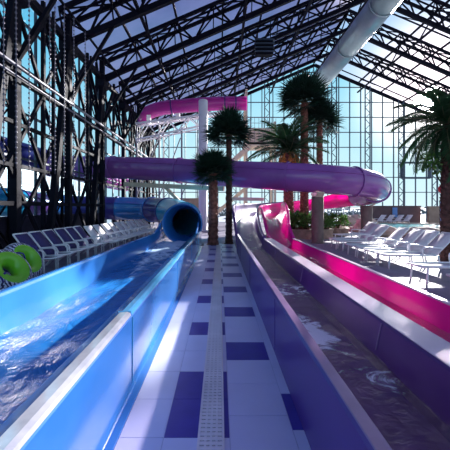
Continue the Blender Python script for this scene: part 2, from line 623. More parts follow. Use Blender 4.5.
# vent window frame set into the end wall
mb = MB()
for z in (4.95, 6.65):
    mb.bar((20.2, YB - 0.2, z), (23.4, YB - 0.2, z), 0.16, 0.2)
for x in (20.25, 23.35):
    mb.bar((x, YB - 0.2, 4.9), (x, YB - 0.2, 6.7), 0.3, 0.2)
tag(mb.build('window_4', 'mullion'), 'dark framed vent sash set into the glass end wall', kind='structure')

# lattice columns of the end wall
lat0 = None
k = 0
for i in range(8):
    x = 20.0 - 3.7 * i
    if x < XL + 0.4:
        break
    ztop = roof_z(x) - 0.3
    mb = MB()
    for dx in (-0.27, 0.27):
        mb.bar((dx, 0, 0), (dx, 0, ztop), 0.10)
    z, sgn = 0.3, 1
    while z < ztop - 0.6:
        mb.bar((-0.27 * sgn, 0, z), (0.27 * sgn, 0, z + 0.62), 0.055)
        z += 0.62
        sgn = -sgn
    o = mb.build('column', 'mullion', None, (x, YB - 0.55, 0))
    tag(o, 'slim zigzag lattice column against the glass end wall, %s from the pool side' % ORD[i + 1], kind='structure', group='lattice columns of the end wall')
mb = MB()
for dx in (-0.27, 0.27):
    mb.bar((dx, 0, 0), (dx, 0, 11), 0.10)
z, sgn = 0.3, 1
while z < 10.4:
    mb.bar((-0.27 * sgn, 0, z), (0.27 * sgn, 0, z + 0.62), 0.055)
    z += 0.62
    sgn = -sgn
o = mb.build('column', 'mullion', None, (23.7, YB - 0.55, 0))
tag(o, 'slim zigzag lattice column against the glass end wall, first from the pool side', kind='structure', group='lattice columns of the end wall')

# ---- roof skins
fr_y = [2.1 + 4.2 * i for i in range(8)]     # truss frames
for side, lab in ((-1, 'lavender translucent roof slope over the blue slide'), (1, 'bright translucent roof slope over the pool side')):
    xe = XL if side < 0 else XR
    mb = MB()
    t = 0.04
    v = [(xe, YF, roof_z(xe)), (RX, YF, RZ), (RX, YB, RZ), (xe, YB, roof_z(xe))]
    mb.add(v, [(0, 1, 2, 3)])
    sk = mb.build('ceiling', 'roof_opal' if side < 0 else 'roof_clear')
    tag(sk, lab, kind='structure')
    fb = MB()
    n = 7
    for i in range(n + 1):
        x = xe + (RX - xe) * i / n
        z = roof_z(x) - 0.10
        fb.bar((x, YF, z), (x, YB, z), 0.10, 0.15)
    yy = YF
    while yy <= YB + 0.1:
        fb.bar((xe, yy, roof_z(xe) - 0.06), (RX, yy, RZ - 0.06), 0.07, 0.10)
        yy += 2.1
    fb.build('glazing_bars', 'steel', sk)


# ---- roof trusses: a three-chord lattice girder per frame and slope
def truss(y, side, label):
    xe = XL + 0.7 if side < 0 else XR - 0.7
    n = 8
    top = lambda i: xe + (RX - xe) * i / n
    d = 1.55
    root = empty('roof_truss', (0, y, 0))
    tag(root, label, kind='structure', group='roof trusses')
    mb = MB()
    mb.bar((top(0), 0, roof_z(top(0)) - d), (RX - side * 0.0, 0, RZ - d), 0.22, 0.26)
    mb.build('bottom_chord', 'steel', root)
    for s_ in (-0.55, 0.55):
        mb = MB()
        mb.bar((top(0), s_, roof_z(top(0)) - 0.3), (RX, s_, RZ - 0.3), 0.15, 0.18)
        mb.build('top_chord', 'steel', root)
    mb = MB()
    for i in range(n):
        xa, xb = top(i), top(i + 1)
        xm = (xa + xb) / 2
        zb = roof_z(xm) - d
        for s_ in (-0.55, 0.55):
            mb.bar((xa, s_, roof_z(xa) - 0.3), (xm, 0, zb), 0.085)
            mb.bar((xm, 0, zb), (xb, s_, roof_z(xb) - 0.3), 0.085)
            mb.bar((xa, s_, roof_z(xa) - 0.3), (xb, -s_, roof_z(xb) - 0.3), 0.06)
        mb.bar((xa, -0.55, roof_z(xa) - 0.3), (xa, 0.55, roof_z(xa) - 0.3), 0.08)
        mb.bar((xa, 0, roof_z(xa) - d), (xa, -0.55, roof_z(xa) - 0.3), 0.06)
    mb.build('web', 'steel', root)


for i, y in enumerate(fr_y):
    truss(y, -1, 'black lattice roof truss over the blue slide slope, %s from the camera' % ORD[i])
    truss(y, 1, 'black lattice roof truss over the pool side slope, %s from the camera' % ORD[i])

# longitudinal lattice girders between the frames
for gi, x in enumerate((-3.6, 1.4, 5.6, 10.5, 15.2)):
    mb = MB()
    zt, zb = roof_z(x) - 0.35, roof_z(x) - 1.5
    mb.bar((x, 2.1, zb), (x, YB - 0.5, zb), 0.13)
    y, s_ = 2.1, 0
    while y < YB - 2.2:
        mb.bar((x, y, zb if s_ else zt), (x, y + 2.1, zt if s_ else zb), 0.08)
        mb.bar((x, y, zb), (x + (1.6 if s_ else -1.6), y + 2.1, roof_z(x + (1.6 if s_ else -1.6)) - 0.3), 0.06)
        y += 2.1
        s_ = 1 - s_
    nm = ['lowest over the blue slide', 'second up over the blue slide', 'third up over the blue slide', 'at the ridge', 'on the pool side'][gi]
    tag(mb.build('beam', 'steel'), 'black zigzag girder running the length of the roof, %s' % nm, kind='structure', group='long roof girders')

# gable rafters along the end wall
mb = MB()
for side in (-1, 1):
    xe = XL if side < 0 else XR
    mb.bar((xe, YB - 0.4, roof_z(xe) - 0.45), (RX, YB - 0.4, RZ - 0.45), 0.2, 0.32)
tag(mb.build('trim_1', 'steel'), 'dark gable rafters along the top of the glass end wall', kind='structure')

# ---- steel columns, legs and bracing along the near side wall
XC = -6.75
ze = roof_z(XC) - 1.5
for i, y in enumerate(fr_y):
    root = empty('column', (XC, y + (0.4 if i == 2 else 0), 0))
    tag(root, 'black box steel column with raking legs on the chaise side, %s from the camera' % ORD[i], kind='structure', group='steel columns of the chaise side')
    mb = MB()
    mb.box((0, 0, ze / 2 + 0.6), (0.24, 0.28, ze + 1.2), bev=0.015)
    mb.box((0, 0, 0.03), (0.45, 0.45, 0.06))
    mb.build('shaft', 'steel', root)
    if i != 5:                                   # the tubes pass through this bay
        mb = MB()
        mb.bar((0.15, -2.0, 0), (0.05, -0.1, ze - 0.1), 0.22, 0.26)
        mb.build('raking_leg', 'steel', root)
    mb = MB()
    mb.box((0.0, 0, ze - 0.2), (0.5, 0.9, 0.8), bev=0.1)
    mb.build('gusset', 'steel', root)
    mb = MB()
    mb.bar((0, 0, ze - 0.2), (2.6, 0, roof_z(XC + 2.6) - 1.5), 0.16)
    mb.bar((0, 0, ze - 2.6), (2.2, 0, roof_z(XC + 2.2) - 1.4), 0.12)
    mb.bar((0, 0, ze - 2.6), (0, 2.1, ze + 0.2), 0.12)
    mb.bar((0, 0, ze - 2.6), (0, -2.1, ze + 0.2), 0.12)
    mb.build('knee_brace', 'steel', root)
    if i == 5:
        continue
    mb = MB()
    for dx, dy in ((-0.55, 0.55), (-0.55, -0.25)):
        mb.bar((dx, dy, 0), (dx, dy, ze + 1.2), 0.10)
    z, s_ = 0.3, 1
    while z < ze:
        mb.bar((-0.55, 0.15 + 0.4 * s_, z), (-0.55, 0.15 - 0.4 * s_, z + 0.8), 0.05)
        z += 0.8
        s_ = -s_
    mb.build('lattice_post', 'steel', root)
for i in range(len(fr_y)):
    ya, yb = fr_y[i], fr_y[i] + 4.2
    mb = MB()
    ym = (ya + yb) / 2
    for za, zb in (((5.9, ze),) if i == 4 else ((0.2, 3.0), (3.0, 5.9), (5.9, ze))):
        mb.bar((XC, ya, za), (XC, ym, zb), 0.11)
        mb.bar((XC, ym, za), (XC, ya, zb), 0.11)
        mb.bar((XC - 0.1, ym, za), (XC - 0.1, yb, zb), 0.11)
        mb.bar((XC - 0.1, yb, za), (XC - 0.1, ym, zb), 0.11)
    mb.bar((XC, ym, 5.0 if i == 4 else 0), (XC, ym, ze + 0.5), 0.13)
    tag(mb.build('beam', 'steel'), 'crossed black steel bracing in the chaise side wall, %s bay from the camera' % ORD[i], kind='structure', group='cross braced bays')
for z, w_, mt, nm in ((1.75, 0.14, 'steel', 'low black rail along the braced chaise side wall'), (3.0, 0.12, 'steel', 'black rail at mid height of the chaise side wall'),
                      (4.4, 0.12, 'steel', 'third black rail up the chaise side wall'), (5.95, 0.20, 'steel', 'heavy black girder under the grey handrail pipe of the side wall'),
                      (ze, 0.24, 'steel', 'black eaves beam along the top of the chaise side wall')):
    mb = MB()
    mb.bar((XC, YF, z), (XC, 18.9 if z in (1.75, 4.4) else YB - 0.3, z), w_)
    tag(mb.build('beam', mt), nm, kind='structure')
mb = MB()
mb.tube([(XC + 0.3, YF, 6.12), (XC + 0.3, YB - 1, 6.12)], 0.055, 8)
mb.tube([(XC + 0.3, YF, 5.8), (XC + 0.3, YB - 1, 5.8)], 0.035, 8)
tag(mb.build('trim_2', 'pipe'), 'pair of pale service pipes along the chaise side girder', kind='structure')

# ================================================================== outside
mb = MB()
nx, ny = 40, 40
vs, fs = [], []
for j in range(ny + 1):
    for i in range(nx + 1):
        x = -160 + 360 * i / nx
        y = -40 + 260 * j / ny
        z = -0.35
        if y > 48:
            z += min(1, (y - 48) / 45) * (2.2 + 1.2 * noise.noise(Vector((x * 0.03, y * 0.03, 0))))
        if x < -22:
            z += min(1, (-22 - x) / 40) * 3
        vs.append((x, y, z))
for j in range(ny):
    for i in range(nx):
        a = j * (nx + 1) + i
        fs.append((a, a + 1, a + nx + 2, a + nx + 1))
mb.add(vs, fs, 0, True)
tag(mb.build('ground', 'snow'), 'snow covered ground rising outside the glass', kind='structure')

mb = MB()
rng = random.Random(3)
for k in range(420):
    y = rng.uniform(52, 80)
    x = rng.uniform(-30, 70)
    r = rng.uniform(0.35, 1.0)
    gz = -0.35 + min(1, (y - 48) / 45) * 2.2
    for q in range(9):
        a = rng.uniform(0, 2 * PI)
        el = rng.uniform(0.3, 1.2)
        L = r * rng.uniform(0.8, 1.5)
        tip = (x + L * math.cos(a) * math.cos(el), y + L * math.sin(a) * math.cos(el), gz + L * math.sin(el))
        mb.tube([(x, y, gz - 0.3), ((x + tip[0]) / 2, (y + tip[1]) / 2, gz + L * 0.45), tip], [0.16 * r, 0.2 * r, 0.05], 4)
tag(mb.build('frosted_scrub', 'snowshrub'), 'frosted grey scrub on the snowy bank outside the end wall', 'scrub', kind='stuff')

# neighbouring building seen through the side wall
root = tag(empty('building', (-24, 34, -0.3)), 'white building with maroon roof outside the side glass', 'building')
mb = MB()
mb.box((0, 0, 3.2), (10, 40, 6.4))
mb.box((5.4, 0, 2.9), (0.8, 40, 0.4))
mb.build('wall', 'duct', root)
mb = MB()
mb.add([(-6, -21, 6.4), (6.2, -21, 6.4), (6.2, 21, 6.4), (-6, 21, 6.4), (0, -21, 9.6), (0, 21, 9.6)], [(0, 1, 4), (1, 2, 5, 4), (2, 3, 5), (3, 0, 4, 5), (3, 2, 1, 0)])
mb.build('roof', 'maroon', root)
for k in range(10):
    mb = MB()
    mb.box((5.05, -18 + 4 * k, 4.8), (0.12, 2.2, 1.6))
    f_ = mb.build('window', 'white', root)
    mb = MB()
    mb.box((5.13, -18 + 4 * k, 4.8), (0.04, 1.9, 1.3))
    mb.build('pane', 'mullion', f_)


# ================================================================== slides
def sweep_tube(path, r, ranges, root, names, mats, n=28, thick=0.05, flange_mat=None):
    """hollow tube along a path, split into coloured sections with a flange at each joint"""
    pts = [Vector(p) for p in path]
    N = len(pts)
    frames = []
    for i in range(N):
        d = (pts[min(i + 1, N - 1)] - pts[max(i - 1, 0)]).normalized()
        x = d.cross(Vector((0, 0, 1))).normalized()
        y = x.cross(d)
        frames.append((pts[i], d, x, y))

    def ring(fr, rad):
        p, d, x, y = fr
        return [p + x * (rad * math.cos(2 * PI * k / n)) + y * (rad * math.sin(2 * PI * k / n)) for k in range(n)]
    for (a, b), mt in zip(ranges, mats):
        ia, ib = int(a * (N - 1)), int(b * (N - 1))
        mb = MB()
        mb.rings([ring(frames[i], r) for i in range(ia, ib + 1)], 0, True, False)
        mb.rings([list(reversed(ring(frames[i], r - thick))) for i in range(ia, ib + 1)], 0, True, False)
        sec = mb.build(names, mt, root)
        p, d, x, y = frames[ia]
        fl = MB()
        A = [(p - d * 0.05, d, x, y), (p + d * 0.05, d, x, y)]
        fl.rings([ring(A[0], r - 0.01), ring(A[0], r + 0.055), ring(A[1], r + 0.055), ring(A[1], r - 0.01)], 0, False, False)
        fl.build('flange', flange_mat or mt, sec)
        # lengthwise seam lips on both sides
        for ang in (PI * 0.14, PI * 0.86):
            sm = MB()
            rg = []
            for i in range(ia, ib + 1):
                p, d, x, y = frames[i]
                u = x * math.cos(ang) + y * math.sin(ang)
                v = y * math.cos(ang) - x * math.sin(ang)
                c0 = p + u * (r - 0.01)
                rg.append([c0 - v * 0.02, c0 + u * 0.05 - v * 0.02, c0 + u * 0.05 + v * 0.02, c0 + v * 0.02])
            sm.rings(rg, 0, False, True)
            sm.build('seam', mt, sec)


def extrude_profile(prof, ya, yb, step=1.0):
    mb = MB()
    n = max(1, int((yb - ya) / step))
    rings = [[(x, ya + (yb - ya) * i / n, z) for x, z in prof] for i in range(n + 1)]
    mb.rings(rings, 0, False, True)
    return mb


# ---- blue slide
root = tag(empty('water_slide', (-1.67, 0, 0)), 'blue run-out slide with tunnel mouth beside the pale walkway', 'water slide')
prof = [(-0.70, 0.002), (-0.70, 0.022), (-0.758, 0.026), (-0.76, 0.04), (-0.76, 0.665), (-0.775, 0.69), (-0.80, 0.70), (-0.855, 0.695),
        (-0.945, 0.665), (-0.965, 0.64), (-1.00, 0.20), (-1.06, 0.13), (-2.20, 0.13), (-2.26, 0.20), (-2.32, 0.66), (-2.33, 0.69), (-2.345, 0.70), (-2.40, 0.70), (-2.42, 0.68), (-2.42, 0.002)]
prof = [(x + 1.67, z) for x, z in prof]
extrude_profile(prof, -2.0, 13.6).build('runout_channel', 'blue', root)
for yj in (2.86, 5.9, 8.9, 11.8):
    for c_, d_ in (((0.912, yj, 0.38), (0.010, 0.010, 0.56)), ((0.845, yj, 0.70), (0.11, 0.012, 0.012)), ((-0.70, yj, 0.70), (0.08, 0.012, 0.012))):
        mb = MB()
        mb.box(c_, d_)
        mb.build('joint', 'cyan', root)
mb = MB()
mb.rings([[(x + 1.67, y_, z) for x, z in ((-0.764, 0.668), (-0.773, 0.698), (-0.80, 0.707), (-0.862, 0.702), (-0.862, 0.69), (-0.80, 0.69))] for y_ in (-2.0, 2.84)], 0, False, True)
o = mb.build('rim_sheen', 'cap', root)  # added strip, paints the light reflected by the near rim
o['label'] = 'silvery strip with painted reflection on the near rim'
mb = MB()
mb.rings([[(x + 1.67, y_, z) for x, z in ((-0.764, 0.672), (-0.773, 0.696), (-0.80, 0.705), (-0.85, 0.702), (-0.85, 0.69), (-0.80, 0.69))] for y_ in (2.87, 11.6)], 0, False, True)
mb.build('rim', 'cyan', root)  # added strip, its cyan paints the glazing reflected along the far rim
tp = catmull([(0.16, 13.35, 0.96), (0.13, 14.4, 1.0), (-0.18, 16.2, 1.16), (-0.93, 18.4, 1.34), (-2.23, 20.6, 1.48), (-4.1, 21.8, 1.55), (-8.1, 22.0, 1.65)], 0.3)
sweep_tube(tp, 0.76, [(0, 0.14), (0.14, 0.44), (0.44, 0.60), (0.60, 0.80), (0.80, 1.0)], root, 'tube_section', ['blue', 'teal', 'indigo', 'blue', 'indigo'])
mb = MB()
n = 36
rg = []
for rr, yy in ((0.57, 14.4), (0.62, 13.9), (0.69, 13.45), (0.75, 13.2), (0.78, 13.14), (0.81, 13.17), (0.82, 13.25), (0.78, 13.5), (0.76, 13.6)):
    rg.append([(0.16 + rr * math.cos(2 * PI * k / n), yy, 0.98 + rr * math.sin(2 * PI * k / n)) for k in range(n)])
mb.rings(rg, 0, True, False)
mb.build('mouth_ring', 'blue', root)
# side wings that rise from the channel walls to the mouth
for s_, xw in ((1, 0.80), (-1, -0.695)):
    mb = MB()
    rg = []
    for i in range(9):
        t = i / 8
        yy = 11.2 + 2.1 * t
        zt = 0.66 + 0.42 * t * t
        rg.append([(xw - 0.03, yy, 0.55), (xw + 0.03, yy, 0.55), (xw + 0.035, yy, zt), (xw, yy, zt + 0.025), (xw - 0.035, yy, zt)])
    mb.rings(rg, 0, True, True)
    mb.build('wing', 'blue', root)


def water_strip(name, xa, xb, ya, yb, z, mat, label, amp, nx=24, step=0.12, foamf=None, zf=None):
    mb = MB()
    ny = int((yb - ya) / step)
    vs, fs, fo = [], [], []
    for j in range(ny + 1):
        y = ya + (yb - ya) * j / ny
        for i in range(nx + 1):
            u = i / nx
            x = xa + (xb - xa) * u
            h = amp * (noise.noise(Vector((x * 2.2, y * 1.3, 3.1))) + 0.6 * noise.noise(Vector((x * 5.5, y * 3.2, 7.7))) + 0.3 * noise.noise(Vector((x * 11, y * 7, 1.7))))
            if foamf:
                f, dz = foamf(u, y)
            else:
                f, dz = 0, 0
            vs.append((x, y, (zf(y) if zf else z) + h + dz))
            fo.append(f)
    for j in range(ny):
        for i in range(nx):
            a = j * (nx + 1) + i
            fs.append((a, a + 1, a + nx + 2, a + nx + 1))
    mb.add(vs, fs, 0, True)
    o = mb.build(name, mat)
    at = o.data.attributes.new('foam', 'FLOAT', 'POINT')
    at.data.foreach_set('value', fo)
    tag(o, label, 'water', kind='stuff')
    return o


def blue_foam(u, y):
    far = max(0, min(1, (y - 5.0) / 6))
    crest = math.exp(-((u - 0.42 + 0.10 * math.sin(y * 0.9)) / 0.05) ** 2) * 0.12
    mid = 0.12 * math.exp(-((u - 0.45) / 0.3) ** 2)
    return (-0.13 + 0.34 * far + crest + mid * (0.5 + far), 0.03 * math.exp(-((u - 0.42 + 0.10 * math.sin(y * 0.9)) / 0.10) ** 2))


water_strip('water', -2.29, -0.99, -2.0, 13.3, 0.27, 'w_blue', 'rippling blue water with white foam in the blue channel', 0.03, 26, 0.10, blue_foam)

# ---- purple slide (channel, middle wall, rising flume)
proot = tag(empty('water_slide', (1.0, 0, 0)), 'purple run-out slide beside the walkway with narrow dark water', 'water slide')
zt = 0.69
prof = [(0.60, 0.002), (0.60, 0.625), (0.612, 0.648), (0.63, 0.652), (0.662, 0.648), (0.676, 0.63), (0.72, 0.16), (0.76, 0.10), (1.46, 0.10), (1.50, 0.15), (1.57, 0.48), (1.585, 0.50), (1.86, 0.50), (1.875, 0.48), (1.86, 0.0021)]
prof = [(x - 1.0, z) for x, z in prof]
extrude_profile(prof, -2.0, 12.0).build('runout_channel', 'purple', proot)
mb = MB()
mb.box((1.11 - 1.0, 5.0, 0.104), (0.70, 13.9, 0.008))
o = mb.build('channel_floor', 'mauve', proot)
y_ = -1.5
mb = MB()
mb.box((0.638 - 1.0, 5.0, 0.656), (0.070, 14.0, 0.010), bev=0.004)
mb.build('rim', 'mauve_rim', proot)
mb = MB()
mb.box((1.722 - 1.0, 5.0, 0.505), (0.275, 14.0, 0.012), bev=0.005)
mb.build('middle_rim', 'pink_rim', proot)
for yj in (3.6, 6.6, 9.6):
    mb = MB()
    mb.box((0.598 - 1.0, yj, 0.33), (0.008, 0.010, 0.56))
    mb.build('joint', 'purple', proot)
    mb = MB()
    mb.bar((1.510 - 1.0, yj - 0.4, 0.22), (1.564 - 1.0, yj - 0.4, 0.48), 0.010)
    mb.build('joint', 'mauve_rim', proot)

# ---- pink slide
kroot = tag(empty('water_slide', (1.9, 0, 0)), 'hot pink run-out slide next to the white loungers, fed by the violet overhead tube', 'water slide')
prof = [(1.882, 0.002), (1.882, 0.44), (1.90, 0.44), (1.93, 0.18), (1.97, 0.12), (2.54, 0.12), (2.59, 0.18), (2.625, 0.48), (2.70, 0.48), (2.72, 0.46), (2.72, 0.002)]
prof = [(x - 1.9, z) for x, z in prof]
extrude_profile(prof, -2.0, 12.0).build('runout_channel', 'pink', kroot)
mb = MB()
mb.box((2.665 - 1.9, 5.0, 0.492), (0.085, 14.0, 0.03), bev=0.008)
mb.build('rim', 'pink_rim', kroot)


def flume(stations, name, mat, root, origin):
    """open U trough lofted through stations (point, half width, left height, right height, squareness)"""
    mb = MB()
    pts = [Vector(s_[0]) - Vector(origin) for s_ in stations]
    rings = []
    n = 22
    inner_floor = []
    for i, s_ in enumerate(stations):
        d = (pts[min(i + 1, len(pts) - 1)] - pts[max(i - 1, 0)])
        d.z = 0
        d.normalize()
        x = d.cross(Vector((0, 0, 1))).normalized()
        wd, hl, hr, e = s_[1:]

        def U(wd, off):
            out = []
            for k in range(n + 1):
                a = PI + PI * k / n
                c, sn = math.cos(a), math.sin(a)
                cx = math.copysign(abs(c) ** (2 / e), c) * wd
                h = hl if c < 0 else hr
                if abs(c) < 1e-6:
                    h = (hl + hr) / 2
                z = h * (1 - abs(sn) ** (2 / e)) + off
                out.append(pts[i] + x * cx + Vector((0, 0, z)))
            return out
        inn = U(wd, 0)
        outr = U(wd + 0.06, -0.06)
        L, Rr = inn[0], inn[-1]
        up = Vector((0, 0, 1))
        ring = inn + [Rr + up * 0.02 + x * 0.01, Rr + up * 0.02 + x * 0.10, Rr - up * 0.04 + x * 0.10] + list(reversed(outr)) + [L - up * 0.04 - x * 0.10, L + up * 0.02 - x * 0.10, L + up * 0.02 - x * 0.01]
        rings.append(ring)
        inner_floor.append((pts[i], x, wd))
    mb.rings(rings, 0, True, True)
    return mb.build(name, mat, root)


def interp(keys, step=0.3):
    path = catmull([k_[0] for k_ in keys], step)
    cum = [0]
    for a, b in zip(path, path[1:]):
        cum.append(cum[-1] + (b - a).length)
    # nearest path index for each key
    idx = []
    for k_ in keys:
        p = Vector(k_[0])
        idx.append(min(range(len(path)), key=lambda q: (path[q] - p).length))
    out = []
    for q, p in enumerate(path):
        for j in range(len(keys) - 1):
            if idx[j] <= q <= idx[j + 1]:
                t = (cum[q] - cum[idx[j]]) / max(1e-6, cum[idx[j + 1]] - cum[idx[j]])
                v = [keys[j][1][m_] * (1 - t) + keys[j + 1][1][m_] * t for m_ in range(4)]
                out.append((p, *v))
                break
    return out


pk = [((1.11, 11.9, 0.10), (0.46, 0.52, 0.40, 5)), ((1.11, 13.0, 0.22), (0.46, 0.75, 0.48, 3.5)), ((1.12, 14.2, 0.52), (0.5, 0.92, 0.5, 2.6)),
      ((1.20, 15.6, 0.86), (0.52, 0.85, 0.55, 2.3)), ((1.5, 17.6, 1.05), (0.52, 0.75, 0.6, 2.2)), ((2.3, 20.6, 1.2), (0.52, 0.65, 0.6, 2.2)), ((4.4, 23.2, 1.4), (0.52, 0.6, 0.6, 2.2)), ((8.0, 24.4, 1.7), (0.52, 0.6, 0.6, 2.2))]
pst = interp(pk)
flume(pst, 'flume', 'purple', proot, (1.0, 0, 0))
kk = [((2.26, 11.9, 0.12), (0.36, 0.34, 0.37, 5)), ((2.28, 12.9, 0.25), (0.38, 0.42, 0.62, 3.5)), ((2.36, 13.9, 0.55), (0.44, 0.52, 0.95, 2.6)),
      ((2.46, 15.2, 0.92), (0.46, 0.55, 0.92, 2.3)), ((2.66, 17.2, 1.1), (0.5, 0.6, 0.62, 2.2)), ((3.55, 20.3, 1.22), (0.5, 0.6, 0.6, 2.2)), ((5.3, 21.8, 1.4), (0.5, 0.65, 0.65, 2.2)), ((7.0, 21.2, 1.62), (0.52, 0.75, 0.7, 2.1)), ((8.1, 19.6, 1.80), (0.56, 0.8, 0.8, 2.0))]
kst = interp(kk)
flume(kst, 'flume', 'pink', kroot, (1.9, 0, 0))
# violet overhead tube
op = catmull([(-11.0, 21.4, 4.35), (-4.0, 19.0, 3.85), (0.0, 16.9, 3.38), (4.4, 15.0, 2.94), (6.9, 15.55, 2.74), (8.2, 17.4, 2.5), (8.15, 19.4, 2.36)], 0.3)
op = [p - Vector((1.9, 0, 0)) for p in op]
sweep_tube(op, 0.66, [(0, 0.2), (0.2, 0.4), (0.4, 0.54), (0.54, 0.66), (0.66, 0.79), (0.79, 0.9), (0.9, 1.0)], kroot, 'tube_section', ['violet'] * 7)
# cream cradle beams under the overhead tube
for (a, b, w_) in (((-5.6, 19.4, 3.0), (0.2, 17.2, 2.6), 0.2), ((-3.2, 18.7, 2.9), (-1.5, 18.2, 1.2), 0.14), ((2.3, 17.3, 2.05), (0.3, 17.6, 2.1), 0.14)):
    mb = MB()
    mb.bar(Vector(a) - Vector((1.9, 0, 0)), Vector(b) - Vector((1.9, 0, 0)), w_, w_ * 1.2)
    mb.build('cradle_beam', 'cream', kroot)


def purple_foam_glints(u, y):  # foam towards the flume; the nearer patches are painted glints
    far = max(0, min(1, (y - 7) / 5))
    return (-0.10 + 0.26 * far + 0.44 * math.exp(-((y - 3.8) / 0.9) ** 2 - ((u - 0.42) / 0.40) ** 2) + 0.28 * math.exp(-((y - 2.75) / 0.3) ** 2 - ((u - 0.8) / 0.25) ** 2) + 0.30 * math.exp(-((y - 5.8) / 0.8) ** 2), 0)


water_strip('water', 0.71, 1.51, -2.0, 12.0, 0.17, 'w_purple', 'dark purple water with painted pale glints in the purple channel', 0.014, 16, 0.08, purple_foam_glints)
water_strip('water', 1.93, 2.60, -2.0, 12.0, 0.18, 'w_pink', 'thin clear water sheet in the hot pink channel', 0.010, 14, 0.1, lambda u, y: (-0.12 + 0.3 * max(0, min(1, (y - 8) / 4)), 0))


def flume_water(st, upto, mat, label):
    pts = [s_[0] for s_ in st if s_[0].y < upto]
    mb = MB()
    vs, fs, fo = [], [], []
    n = 12
    for i, p in enumerate(pts):
        d = (pts[min(i + 1, len(pts) - 1)] - pts[max(i - 1, 0)])
        d.z = 0
        x = d.normalized().cross(Vector((0, 0, 1))).normalized()
        wd = st[i][1] * 0.92
        for k in range(n + 1):
            u = k / n * 2 - 1
            z = 0.05 + 0.12 * abs(u) ** 3 + 0.03 * noise.noise(Vector((u * 3, p.y * 3, 0)))
            vs.append(p + x * (u * wd) + Vector((0, 0, z)))
            fo.append(0.04)
    for i in range(len(pts) - 1):
        for k in range(n):
            a = i * (n + 1) + k
            fs.append((a, a + 1, a + n + 2, a + n + 1))
    mb.add(vs, fs, 0, True)
    o = mb.build('water', mat)
    o.data.attributes.new('foam', 'FLOAT', 'POINT').data.foreach_set('value', fo)
    tag(o, label, 'water', kind='stuff')


flume_water(pst, 16.5, 'w_flume', 'white foaming water pouring down the purple flume')
flume_water(kst, 16.0, 'w_flume', 'white foaming water pouring down the pink flume')

# ---- upper magenta tube slide on its white frame
root = tag(empty('tube_slide', (-2, 25, 0)), 'magenta tube slide high up in front of the end wall', 'water slide')
up = catmull([(-4.1, 1.6, 8.75), (-3.6, 0.6, 8.95), (-2.4, 0.1, 9.18), (-0.5, 0.0, 9.35), (1.8, 0, 9.5), (4.0, 0.0, 9.52)], 0.25)
sweep_tube(up, 0.52, [(0, 0.38), (0.38, 0.84), (0.84, 0.92), (0.92, 1.0)], root, 'tube_section', ['magenta'] * 4, flange_mat='purple')
mb = MB()
for dy in (-0.4, 0.4):
    mb.bar((-4.3, dy, 7.9), (2.2, dy, 8.75), 0.14)
    mb.bar((-4.3, dy, 6.7), (0.9, dy, 7.8), 0.11)
x, s_ = -4.3, 0
while x < 0.5:
    z1, z2 = 7.9 + (x + 4.3) * 0.131, 6.7 + (x + 4.3) * 0.211
    z1b, z2b = 7.9 + (x + 5.1) * 0.131, 6.7 + (x + 5.1) * 0.211
    for dy in (-0.4, 0.4):
        mb.bar((x, dy, z1 if s_ else z2), (x + 0.8, dy, z2b if s_ else z1b), 0.07)
    mb.bar((x, -0.4, z1), (x, 0.4, z1), 0.06)
    x += 0.8
    s_ = 1 - s_
for xs in (-3.4, -1.2, 1.0):
    mb.bar((xs, 0, 7.9 + (xs + 4.3) * 0.131), (xs, 0, 8.55 + (xs + 4.3) * 0.11), 0.3, 0.1)
mb.build('support_truss', 'white', root)
for px_ in (-4.3, -2.6, -0.9):
    mb = MB()
    mb.bar((px_, 0.0, 0), (px_, 0.0, 7.9), 0.12)
    mb.bar((px_, 0.0, 2.5), (px_ + 1.6, 0.0, 6.9), 0.07)
    mb.build('support_leg', 'pipe', root)

mb = MB()
mb.tube([(0, 0, 0), (0, 0, 0.12), (0, 0, 0.12), (0, 0, 8.9), (0, 0, 8.95)], [0.5, 0.5, 0.31, 0.31, 0.27], 24)
o = mb.build('support_pole', 'white', None, (-1.15, 22.5, 0))
tag(o, 'thick white round pole in front of the magenta tube', 'pole')
mb = MB()
mb.tube([(0, 0, 0), (0, 0, 7.5)], 0.16, 16)
mb.tube([(0, 0, 0), (0, 0, 0.1)], 0.3, 16)
o = mb.build('support_pole', 'cream', None, (-1.5, 26.2, 0))
tag(o, 'thin cream pole standing behind the thick white pole', 'pole')

# ---- stair tower
root = tag(empty('stair_tower', (3.2, 31.5, 0)), 'cream slide tower with stairs and railings before the end wall', 'tower')
for px_ in (-0.75, 1.9):
    for py_ in (-0.9, 1.4):
        mb = MB()
        mb.bar((px_, py_, 0), (px_, py_, 12.6 if px_ < 0 else 9.6), 0.20)
        mb.build('post', 'cream', root)
mb = MB()
mb.box((0.6, 0.2, 7.5), (3.2, 2.8, 0.3))
mb.box((0.6, -1.15, 8.2), (2.6, 0.1, 1.5))
mb.build('platform', 'cream', root)
mb = MB()
mb.box((0.2, 0.2, 3.9), (2.9, 2.8, 0.25))
mb.build('platform', 'cream', root)
mb = MB()
for i in range(18):
    t = i / 17
    mb.box((-3.6 + 3.2 * t, -0.5, 4.6 + 2.8 * t), (0.28, 1.1, 0.05))
for dy in (-1.05, 0.05):
    mb.bar((-3.8, dy, 4.35), (-0.2, dy, 7.55), 0.08, 0.42)
for i in range(18):
    t = i / 17
    mb.box((-0.4 - 4.2 * t, 0.9, 3.7 - 3.6 * t), (0.3, 1.0, 0.05))
mb.bar((-0.3, 0.4, 3.85), (-4.8, 0.4, 0.05), 0.08, 0.35)
mb.build('stair', 'cream', root)
mb = MB()
for z in (8.9, 9.4, 9.9):
    mb.bar((-0.8, -1.2, z), (1.95, -1.2, z), 0.04)
for i in range(8):
    mb.bar((-0.8 + i * 0.39, -1.2, 7.6), (-0.8 + i * 0.39, -1.2, 9.9), 0.03)
